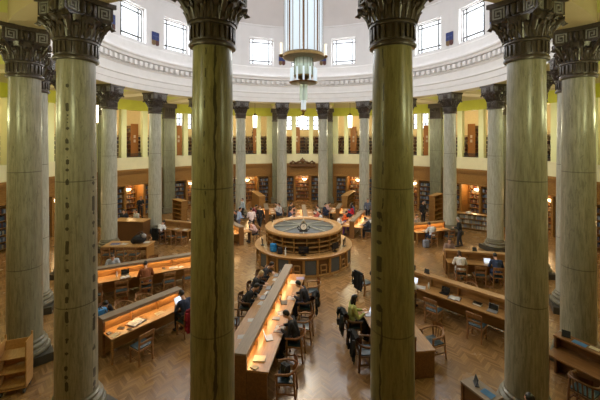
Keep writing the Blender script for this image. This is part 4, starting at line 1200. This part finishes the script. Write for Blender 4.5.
# --- H and around
sit('H', 1, .22, 'slump', 'white-shirted reader bent far over the desk below the pilaster at left', (.72, .72, .74), BLACKC, u=1.12, ch=ARMD, chlab='black-draped chair of the white-shirted reader at left')
p, rz = at('H', 1, .22, 1.18); coat(p, rz, cloth(BLACKC), 'black coat on the chair of the white-shirted reader at left')
seat('H', 1, .58, SIDE, 'first empty chair right of the white-shirted reader at left', 1.15); seat('H', 1, .9, SIDE, 'second empty chair right of the white-shirted reader at left', 1.15)
sit('H', -1, .62, 'read', 'reader facing us with a pale face behind the desk of the white-shirted reader at left', (.25, .15, .1), hair='brown', ch=ARM, chlab='chair of the reader facing us behind the white-shirted reader')
# --- service counter people
person('hold', pol(-126.4, 18.4), rad(-126), 'tall person in black standing before the lit opening behind the service counter', BLACKC, BLACKC)
person('hold', Vector((-13.25, 5.3, 0)), PI, 'person in dark clothes standing behind the service counter', (.03, .03, .035), BLACKC)
person('hold', Vector((-12.35, 5.4, 0)), rad(150), 'person in a white top standing behind the service counter', (.6, .58, .55), BLACKC)
person('hold', Vector((-17.0, 1.3, 0)), rad(-100), 'person in a light blue shirt at the extreme left edge', (.28, .42, .62), NAVY)
# --- desk E
sit('E', 1, .13, 'write', 'reader in white at the inner end of the unlit brown desk with a white laptop', (.72, .72, .70), BLACKC, 'brown', u=1.12, ch=ARMD, chlab='dark chair of the reader in white at the unlit brown desk')
seat('E', 1, .40, SIDE, 'wooden chair with blue-green seat, inner of two at the unlit brown desk', 1.3); seat('E', 1, .74, SIDE, 'wooden chair with blue seat, outer of two at the unlit brown desk', 1.2)
seat('E', -1, .48, ARM, 'bow-backed chair showing over the divider of the unlit brown desk', 1.2)
p, rz = at('E', 1, .05, 1.8); bag('bag', p, rz, cloth((.20, .08, .07)), 'pinkish brown bag on the floor by the blotched column', s=1.1)
# --- desk F
sit('F', 1, .15, 'write', 'long-haired reader in a white coat with back to us', (.74, .72, .68), (.3, .28, .25), 'brown', 'long', u=1.15, ch=SIDE, chlab='wooden chair of the reader in the white coat')
seat('F', 1, .39, SIDE, 'empty chair between the white coat and the navy jacket', 1.2)
sit('F', 1, .62, 'write', 'reader in a navy jacket beside the near streaky olive column', (.03, .05, .11), NAVY, ch=SIDE, chlab='chair of the reader in the navy jacket')
sit('F', -1, .12, 'read', 'brown-haired person hidden behind the divider facing the white-coated reader', (.3, .2, .16), NAVY, 'brown', u=1.0, ch=ARM, chlab='chair behind the divider facing the white-coated reader')
# --- desk G
sit('G', 1, .32, 'write', 'reader in a white shirt with back to us at the desk with the orange-lit bay', (.66, .68, .72), NAVY, 'brown', ch=SIDE, chlab='chair of the white-shirted reader at the desk with the orange-lit bay')
p, rz = at('G', 1, .10, 1.35); bag('backpack', p, rz, cloth((.22, .24, .3)), 'grey rucksack on the floor beside the desk with the orange-lit bay', s=1.2)
sit('G', -1, .15, 'read', 'person in white facing us across the desk with the orange-lit bay', (.7, .7, .7), NAVY, 'brown', ch=ARM, chlab='chair of the person facing us at the desk with the orange-lit bay')
sit('G', -1, .48, 'read', 'second person facing us across the desk with the orange-lit bay', (.4, .36, .33), NAVY, 'black', ch=ARM, chlab='chair of the second person facing us at the desk with the orange-lit bay')
seat('G', 1, .82, SIDE, 'empty chair beside the standing man in black', 1.15)
p = px(460, 247, 0); person('hold', p, rad(60), 'man in a black jacket standing at the end of the orange-lit bay', BLACKC, (.03, .03, .04), 'grey')
person('stand', Vector((10.2, 8.7, 0)), rad(200), 'slim person in black standing before the tall oak bookcase end', BLACKC, BLACKC)
# --- far desks
sit('J', 1, .12, 'write', 'reader in a dark navy jumper at the oak end of a far desk at right', (.02, .03, .05), BLACKC, ch=SIDE, chlab='chair of the reader in the dark navy jumper')
sit('J', 1, .45, 'read', 'brown-haired reader in white behind the dark navy jumper', (.6, .58, .55), NAVY, 'brown', 'long', ch=SIDE, chlab='chair of the brown-haired reader in white')
sit('J', -1, .15, 'write', 'reader in purple trousers and white top at the far desk at right', (.7, .68, .66), (.16, .06, .35), 'brown', ch=SIDE, chlab='chair of the reader in purple trousers')
sit('J', -1, .5, 'write', 'reader in a vivid orange top right of the round counter', (.85, .16, .03), (.16, .07, .32), ch=SIDE, chlab='chair of the reader in the vivid orange top')
sit('M', 1, .15, 'read', 'reader in a red top beyond the round counter', (.55, .02, .05), NAVY, 'black', 'long', ch=SIDE, chlab='chair of the reader in red')
sit('M', 1, .5, 'read', 'reader in blue behind the one in red', (.12, .2, .42), NAVY, ch=SIDE, chlab='chair of the reader in blue behind the one in red')
sit('M', -1, .19, 'read', 'reader in a dark blue jacket left of the one in red', (.03, .04, .08), NAVY, ch=SIDE, chlab='chair of the reader in the dark blue jacket left of red')
sit('M', -1, .58, 'write', 'reader in pale pink two seats left of the one in red', (.62, .42, .40), NAVY, 'brown', ch=SIDE, chlab='chair of the reader in pale pink')
cols = [((.6, .58, .56), 'white', 'brown'), ((.05, .06, .12), 'navy', 'black'), ((.55, .30, .28), 'salmon pink', 'black'), ((.03, .03, .035), 'black', 'black')]
for i, (tt, (c, nm, h)) in enumerate(zip((.15, .4, .65, .88), cols)):
    sit('I', -1, tt, ('write', 'read')[i % 2], f'reader in {nm} on the left of the bright desk behind the counter', c, NAVY, h, ch=SIDE, chlab=f'chair of the reader in {nm} left of the bright desk')
cols = [((.66, .66, .68), 'light grey', 'black'), ((.5, .12, .1), 'dull red', 'brown'), ((.62, .6, .55), 'cream', 'black')]
for i, (tt, (c, nm, h)) in enumerate(zip((.2, .43, .66), cols)):
    sit('I', 1, tt, ('read', 'write')[i % 2], f'reader in {nm} on the right of the bright desk behind the counter', c, NAVY, h, ch=SIDE, chlab=f'chair of the reader in {nm} right of the bright desk')
person('hold', Vector((-4.85, 5.75, 0)), rad(-60), 'student in light blue standing by the far desk left of the counter', (.30, .42, .68), (.1, .12, .2))
person('hold', Vector((-3.85, 5.7, 0)), rad(20), 'student in white and pink standing by the far desk left of the counter', (.75, .62, .62), BLACKC)
person('walk', Vector((-3.3, 6.5, 0)), rad(160), 'person in black walking left of the round counter', BLACKC, BLACKC)
sit('K', -1, .3, 'read', 'reader in tan seated beside the student in light blue', (.5, .26, .1), BLACKC, 'black', ch=SIDE, chlab='chair of the reader in tan')
sit('K', 1, .08, 'slump', 'pink-clad reader bending down at the near end of the students desk', (.6, .42, .42), (.1, .06, .05), 'brown', ch=SIDE, chlab='chair of the bending pink-clad reader')
sit('K', 1, .9, 'read', 'dark-jacketed student seated behind the one in white and pink', (.03, .035, .05), BLACKC, ch=SIDE, chlab='chair of the dark-jacketed student')
sit('N', 1, .3, 'read', 'reader in pale grey left of the bright desk group', (.5, .5, .52), NAVY, 'brown', ch=SIDE, chlab='chair of the reader in pale grey at the far lit desk')
sit('N', -1, .3, 'write', 'reader in maroon at the far lit desk', (.18, .03, .05), NAVY, ch=SIDE, chlab='chair of the reader in maroon')
sit('N', 1, .65, 'write', 'reader in white at the outer end of the far lit desk', (.65, .65, .66), NAVY, ch=SIDE, chlab='chair of the reader in white at the outer end of the far lit desk')
person('walk', Vector((-5.3, 10.0, 0)), rad(120), 'person in blue-white passing before the sloping-topped bookcase at left', (.42, .5, .6), BLACKC)
person('stand', Vector((5.7, 9.6, 0)), rad(180), 'two-tone dressed person standing by the sloping-topped bookcase at right', (.12, .14, .2), BLACKC)
# near the lower edge
person('stand', Vector((4.78, -12.62, 0)), rad(20), 'dark-haired person of whom only the head shows, at the foot of the streaky olive column', BLACKC, BLACKC, s=.9)
m_, rz_ = TT.location, TT.rotation_euler.z
for k, yy in enumerate((-.2, .75)):
    chair(ARMD, m_ + Matrix.Rotation(rz_, 3, 'Z') @ Vector((-.85, -yy, 0)), rz_ - PI / 2, ('first', 'second')[k] + ' dark chair pushed under the two-tier desk at the right edge')

# ------------------------------------------------------------------ things on the desks
DZ = .7635 * HS
def ondesk(key, side, t, u): p, rz = at(key, side, t, u, DZ); return p, rz
def paper(p, rz, label, w=.21, h=.30, m=PAPER):
    t = thing('paper_sheet', label, 'paper', p, rz)
    MB().grid(lambda u, v: Vector(((u - .5) * w, (v - .5) * h, .004 + .006 * math.sin(u * PI))), 6, 1)
    b = MB(); b.grid(lambda u, v: Vector(((u - .5) * w, (v - .5) * h, .004 + .006 * math.sin(u * PI))), 6, 1)
    bmesh.ops.solidify(b.bm, geom=b.bm.faces[:], thickness=.003); b.build('sheet', m, t); return t
def open_book(p, rz, label, s=1):
    t = thing('open_book', label, 'book', p, rz)
    for sx in (-1, 1):
        b = MB(); b.grid(lambda u, v: Vector((sx * u * .2 * s, (v - .5) * .3 * s, .012 + .022 * math.sin(min(1, u * 1.15) * PI))), 8, 1)
        bmesh.ops.solidify(b.bm, geom=b.bm.faces[:], thickness=.01); b.build('page_block', PAPER, t)
    MB().box((0, 0, .004), (.43 * s, .32 * s, .006)).build('cover', BM[2], t, 0)
    return t
def closed_book(p, rz, m, label, d=(.17, .24, .035)):
    t = thing('book', label, 'book', p, rz)
    MB().box((0, 0, d[2] / 2), (d[0] * .96, d[1] * .96, d[2] * .8)).build('page_block', PAPER, t, 0)
    b = MB(); b.box((0, 0, d[2] * .95), (d[0], d[1], d[2] * .1)); b.box((0, 0, d[2] * .05), (d[0], d[1], d[2] * .1)); b.box((-d[0] / 2, 0, d[2] / 2), (.006, d[1], d[2])); b.build('cover', m, t, 0)
    return t
def laptop(p, rz, label, m=None, scr=None):
    m = m or plain('laptop_grey', (.3, .3, .32), .35, .5); t = thing('laptop', label, 'laptop', p, rz)
    MB().box((0, 0, .01), (.33, .23, .018), 0, .004).build('keyboard_base', m, t, 0)
    T = Matrix.Rotation(rad(-18), 4, 'X')
    MB().box((0, .14, .12), (.33, .012, .22), M=T).build('lid', m, t, 0)
    MB().box((0, .132, .12), (.30, .004, .19), M=T).build('screen', scr or SCREEN, t, 0)
    return t
SCW = glow('lit_screen', (.7, .8, 1), .7)
def holder(p, rz, label):
    t = thing('sign_holder', label, 'sign holder', p, rz)
    MB().box((0, 0, .01), (.22, .1, .02), 0, .004).build('foot', BLACKM, t, 0)
    MB().box((0, 0, .10), (.21, .018, .17), M=Matrix.Rotation(rad(-15), 4, 'X')).build('plate', plain('sign_holder_black', (.03, .035, .04), .3), t, 0)
    return t
lz = 1.161 * HS
# A
for i, (tt, l) in enumerate(((.06, 'nearest the camera'), (.22, 'second from the camera'), (.37, 'third from the camera'))):
    p, rz = ondesk('A', -1, tt, .45); paper(p, rz + .3, f'white sheet on the dim side of the long desk, {l}', .22, .3)
    p, rz = ondesk('A', -1, tt + .05, .28); bottle(p, plain('dark_blue_plastic', (.02, .04, .07), .3), f'dark bottle on the dim long-desk side, {l}', .24)
for tt, l in ((.55, 'nearest of the three readers'), (.68, 'fair-haired reader'), (.88, 'reader at the counter end')):
    p, rz = ondesk('A', -1, tt, .42); paper(p, rz - .2, f'paper before the {l} on the dim side', .3, .3); p, rz = ondesk('A', -1, tt + .07, .52); laptop(p, rz, f'laptop before the {l} on the dim side')
p, rz = ondesk('A', 1, .075, .40); closed_book(p, rz + .1, plain('cream_cover', (.7, .6, .42), .6), 'cream-covered book near the end of the lit side of the long desk', (.26, .34, .03))
p, rz = ondesk('A', 1, .02, .36); closed_book(p, rz - .4, BM[5], 'small tan notebook on the end corner of the long desk', (.14, .2, .02))
p, rz = ondesk('A', 1, .23, .40); laptop(p, rz + .4, 'grey laptop left of the bending reader on the lit side', scr=SCW)
p, rz = ondesk('A', 1, .31, .62); open_book(p, rz, 'open white book before the bending reader on the lit side', 1)
p, rz = ondesk('A', 1, .40, .35); closed_book(p, rz, BM[8], 'grey book under the lamp on the lit side of the long desk')
p, rz = ondesk('A', 1, .46, .42); paper(p, rz + .5, 'loose sheet between the two readers on the lit side', .3, .22)
p, rz = ondesk('A', 1, .64, .58); paper(p, rz, 'bright sheet before the farther reader on the lit side', .3, .3)
p, rz = ondesk('A', 1, .58, .38); laptop(p, rz + .2, 'dark laptop by the farther reader on the lit side', BLACKM)
p, rz = ondesk('A', 1, .86, .45); paper(p, rz, 'large white paper at the counter end of the lit side', .34, .4)
p, rz = ondesk('A', 1, .93, .62); paper(p, rz + .2, 'lilac folder at the counter end of the lit side', .3, .36, plain('lilac_card', (.45, .42, .65), .6))
# B
p, rz = ondesk('B', 1, .55, .38); paper(p, rz, 'white sheet on the right side of the desk behind the blotched column', .24, .34)
p, rz = ondesk('B', -1, .9, .62); laptop(p, rz, 'laptop of the reader in green', scr=SCW)
# C
p, rz = ondesk('C', 1, .34, .40); open_book(p, rz + .25, 'large open white book on the near orange-lit left desk', 1.35)
p, rz = ondesk('C', 1, .07, .6); paper(p, rz + .3, 'cream sheet on the left corner of the near orange-lit desk', .26, .2, plain('cream_paper', (.8, .72, .5), .7))
p, rz = ondesk('C', 1, .17, .36); closed_book(p, rz + .6, BLACKM, 'black notebook left of the open white book', (.14, .2, .02))
p, rz = ondesk('C', 1, .04, .36); closed_book(p, rz, BM[6], 'dark pocket book at the end of the near orange-lit desk', (.1, .15, .03))
p, rz = ondesk('C', 1, .22, .64); closed_book(p, rz + .4, BLACKM, 'black phone-sized wallet before the open white book', (.09, .16, .015))
p, rz = ondesk('C', 1, .62, .45); paper(p, rz, 'pale sheet in the middle of the near orange-lit left desk', .3, .22, plain('cream_paper', (.8, .72, .5), .7))
p, rz = ondesk('C', 1, .92, .42); laptop(p, rz + .2, 'white laptop at the right end of the near orange-lit desk', WHITE, SCW)
p, rz = ondesk('C', -1, .06, .45); bag('bag', p, rz, plain('blue_nylon', (.05, .22, .5), .5), 'blue bag behind the left end of the near orange-lit desk', s=1.25)
# D
p, rz = ondesk('D', 1, .33, .33); laptop(p, rz, 'black laptop left of the reader in rust', BLACKM)
p, rz = ondesk('D', 1, .33, .64); open_book(p, rz + .1, 'open book in front of the black laptop at the orange-lit left desk', 1)
p, rz = ondesk('D', 1, .26, .36); bottle(p, plain('milky_plastic', (.8, .8, .78), .3), 'pale bottle left of the black laptop', .25)
p, rz = ondesk('D', 1, .76, .42); paper(p, rz, 'scattered white sheet right of the reader in rust', .4, .24)
p, rz = ondesk('D', 1, .83, .5); paper(p, rz + .6, 'smaller white sheet near the cracked column on the orange-lit desk', .24, .2)
p, rz = ondesk('D', 1, .67, .34); closed_book(p, rz, BM[7], 'dark red book right of the reader in rust', (.12, .18, .05))
# study table
t = thing('holdall', 'big black bag slumped on the oak table at left', 'bag', Vector((-9.9, .68, .825)), rad(12))
b_ = MB(); b_.sph((0, 0, .26), .28, (1.45, .85, .92), 20); b_.sph((.16, .04, .44), .18, (1.2, .9, .9), 16); b_.sph((-.3, 0, .17), .17, (1.1, 1, .95), 14); b_.build('body', cloth((.016, .016, .018)), t)
b_ = MB(); b_.tube([(-.25, .05, .42), (-.1, .08, .62), (.1, .08, .7), (.3, .05, .52)], .022, 6); b_.build('strap', PADD, t)
b_ = MB(); b_.sph((.28, -.08, .46), .16, (.9, .7, .9), 14); b_.build('pale_pocket', cloth((.34, .34, .36)), t, label='pale grey pocket')
paper(Vector((-9.55, .9, .825)), .3, 'white magazine beside the big black bag', .35, .4)
closed_book(Vector((-11.25, .5, .825)), .2, plain('blue_folder', (.08, .1, .25), .5), 'blue folder on the oak table with the black bag', (.5, .36, .03))
paper(Vector((-10.75, .55, .825)), -.2, 'white sheet next to the blue folder', .4, .3)
# E
for tt, l in ((.05, 'innermost'), (.19, 'second')):
    p, rz = at('E', -1, tt, .05, lz); holder(p, rz + PI, f'{l} black sign holder on the divider of the unlit brown desk')
p, rz = ondesk('E', 1, .10, .42); laptop(p, rz, 'white laptop before the reader in white at the unlit brown desk', WHITE, SCW)
p, rz = ondesk('E', 1, .19, .55); paper(p, rz + .4, 'white sheets beside the white laptop', .42, .34)
p, rz = ondesk('E', 1, .26, .42); bottle(p, plain('milky_plastic', (.8, .8, .78), .3), 'small white bottle on the unlit brown desk', .26)
p, rz = ondesk('E', 1, .40, .38); laptop(p, rz, 'black closed-looking laptop in the middle of the unlit brown desk', BLACKM)
p, rz = ondesk('E', 1, .50, .50); open_book(p, rz + .2, 'open white book on the unlit brown desk', 1.1)
p, rz = ondesk('E', 1, .68, .38); closed_book(p, rz, BLACKM, 'black case on the unlit brown desk', (.3, .2, .08))
p, rz = ondesk('E', 1, .80, .5); laptop(p, rz, 'large grey laptop at the outer part of the unlit brown desk', plain('laptop_grey', (.3, .3, .32), .35, .5))
p, rz = at('F', -1, .42, .05, lz); holder(p, rz + PI, 'black sign holder on the divider beyond the white-coated reader')
p, rz = ondesk('F', 1, .20, .5); paper(p, rz, 'white papers right of the white-coated reader', .3, .3)
p, rz = ondesk('F', 1, .56, .5); laptop(p, rz, 'white laptop of the reader in navy', WHITE, SCW)
p, rz = ondesk('G', 1, .55, .4); closed_book(p, rz, BLACKM, 'dark object in the orange-lit bay beside the pale column', (.4, .3, .2))
p, rz = ondesk('G', 1, .3, .5); paper(p, rz, 'white papers before the white-shirted reader by the pale column', .4, .3)
# sign holders and papers on the near shelf and two-tier desk
M = Matrix.Translation(LB.location) @ Matrix.Rotation(LB.rotation_euler.z, 4, 'Z')
holder(M @ Vector((-.02, -.0, 1.161)) + (q0 - q1).normalized() * .15, LB.rotation_euler.z + .9, 'black sign holder on the pale top of the narrow low shelf unit')
paper(M @ Vector((0, .18, 1.161)), .5, 'blue leaflet on the pale top of the narrow low shelf unit', .2, .28, plain('blue_leaflet', (.12, .32, .6), .5))
M = Matrix.Translation(TT.location) @ Matrix.Rotation(TT.rotation_euler.z, 4, 'Z')
holder(M @ Vector((.25, 1.08, 1.161)), TT.rotation_euler.z - 1.2, 'black sign holder on the top ledge of the two-tier desk')
paper(M @ Vector((.2, .72, 1.161)), TT.rotation_euler.z, 'blue leaflet on the top ledge of the two-tier desk', .2, .34, plain('blue_leaflet', (.12, .32, .6), .5))
paper(M @ Vector((.28, .40, 1.161)), TT.rotation_euler.z, 'cream leaflet on the top ledge of the two-tier desk', .16, .24, plain('cream_paper', (.8, .72, .5), .7))
t = thing('desk_speaker', 'small black rounded box with a tan face on the two-tier desk ledge', 'speaker', M @ Vector((.28, .02, 1.161)), TT.rotation_euler.z - 1.2)
MB().box((0, 0, .17), (.26, .2, .34), 0, .05).build('case', BLACKM, t); MB().cyl((0, -.1, .18), (0, -.11, .18), .07, n=20).build('face', plain('tan_face', (.35, .2, .1), .6), t)
# far desk clutter
k = 0
for key, nm in (('I', 'bright desk behind the counter'), ('J', 'far desk of the navy jumper'), ('K', 'far students desk'), ('M', 'far desk of the reader in red'), ('N', 'far lit desk'), ('H', 'desk of the white-shirted reader at left')):
    for side, sn in ((-1, 'left'), (1, 'right')):
        for tt, o_ in ((.2, 'near'), (.5, 'middle'), (.8, 'far')):
            p, rz = ondesk(key, side, tt + rng.uniform(-.05, .05), .5); paper(p, rz + rng.uniform(-.4, .4), f'white papers at the {o_} {sn} of the {nm}', rng.uniform(.25, .42), .32)
closed_book(Vector((13.3, 7.15, 1.25)), .4, PAPER, 'white open volume lying on top of the low bookcase at right', (.35, .3, .1))
paper(Vector((-9.0, 11.4, 1.36)), .2, 'white papers on the low oak case at left', .6, .4)
# lit bay of desk G
# ------------------------------------------------------------------ book trolley
t = thing('book_trolley', 'empty pale oak book trolley with three sloping shelves on castors', 'trolley', (-8.12, -10.15, 0), rad(20))
for s in (-1, 1):
    MB().box((s * .31, 0, .80), (.035, .46, 1.28), 0, .01).build('side_panel', WOODL, t, 0)
    MB().bar((s * .31, .18, 1.4), (s * .31, .2, 1.53), .035).build('corner_post', WOODL, t, 0)
for i, z in enumerate((.28, .68, 1.08)):
    T = Matrix.Rotation(rad(-24), 4, 'X')
    MB().box((0, -.02, z), (.59, .40, .025), M=Matrix.Rotation(rad(20), 4, 'X')).build('sloping_shelf', WOODL, t, 0)
    MB().box((0, .14, z + .17), (.59, .022, .26), M=Matrix.Rotation(rad(-12), 4, 'X')).build('shelf_back', WOODL, t, 0)
for sx in (-1, 1):
    for sy in (-1, 1):
        o = MB().cyl((sx * .26 - .02, sy * .18, .06), (sx * .26 + .02, sy * .18, .06), .06, n=18).build('castor', plain('grey_rubber', (.06, .06, .06), .6), t)
        MB().box((sx * .26, sy * .18, .13), (.06, .05, .07)).build('fork', IRON, o, 0)
MB().box((0, 0, .165), (.62, .44, .03)).build('bottom_board', WOODL, t, 0)
# remove unused prototypes
# ------------------------------------------------------------------ camera
cam = bpy.data.cameras.new('camera'); co = bpy.data.objects.new('camera', cam); COL.objects.link(co)
co.location = (0, CAMY, EYE); co.rotation_euler = (PI / 2, 0, 0)
cam.sensor_width = 36; cam.lens = 36 * F / 600; cam.shift_x = -2.5 / 600; cam.shift_y = -60 / 600; cam.clip_start = .05
C.camera = co
C.view_settings.view_transform = 'Standard'; C.view_settings.look = 'None'; C.view_settings.exposure = .25; C.view_settings.gamma = 1
C.cycles.use_denoising = True
try: C.cycles.denoiser = 'OPENIMAGEDENOISE'
except Exception: pass
C.cycles.max_bounces = 8; C.cycles.diffuse_bounces = 5; C.cycles.transparent_max_bounces = 16; C.cycles.sample_clamp_indirect = 6
C.cycles.caustics_reflective = False; C.cycles.caustics_refractive = False

for _o in list(bpy.data.objects):
    if len(str(_o.get('label', '')).split()) > 16: print('LONGLABEL', _o.name, _o['label'])
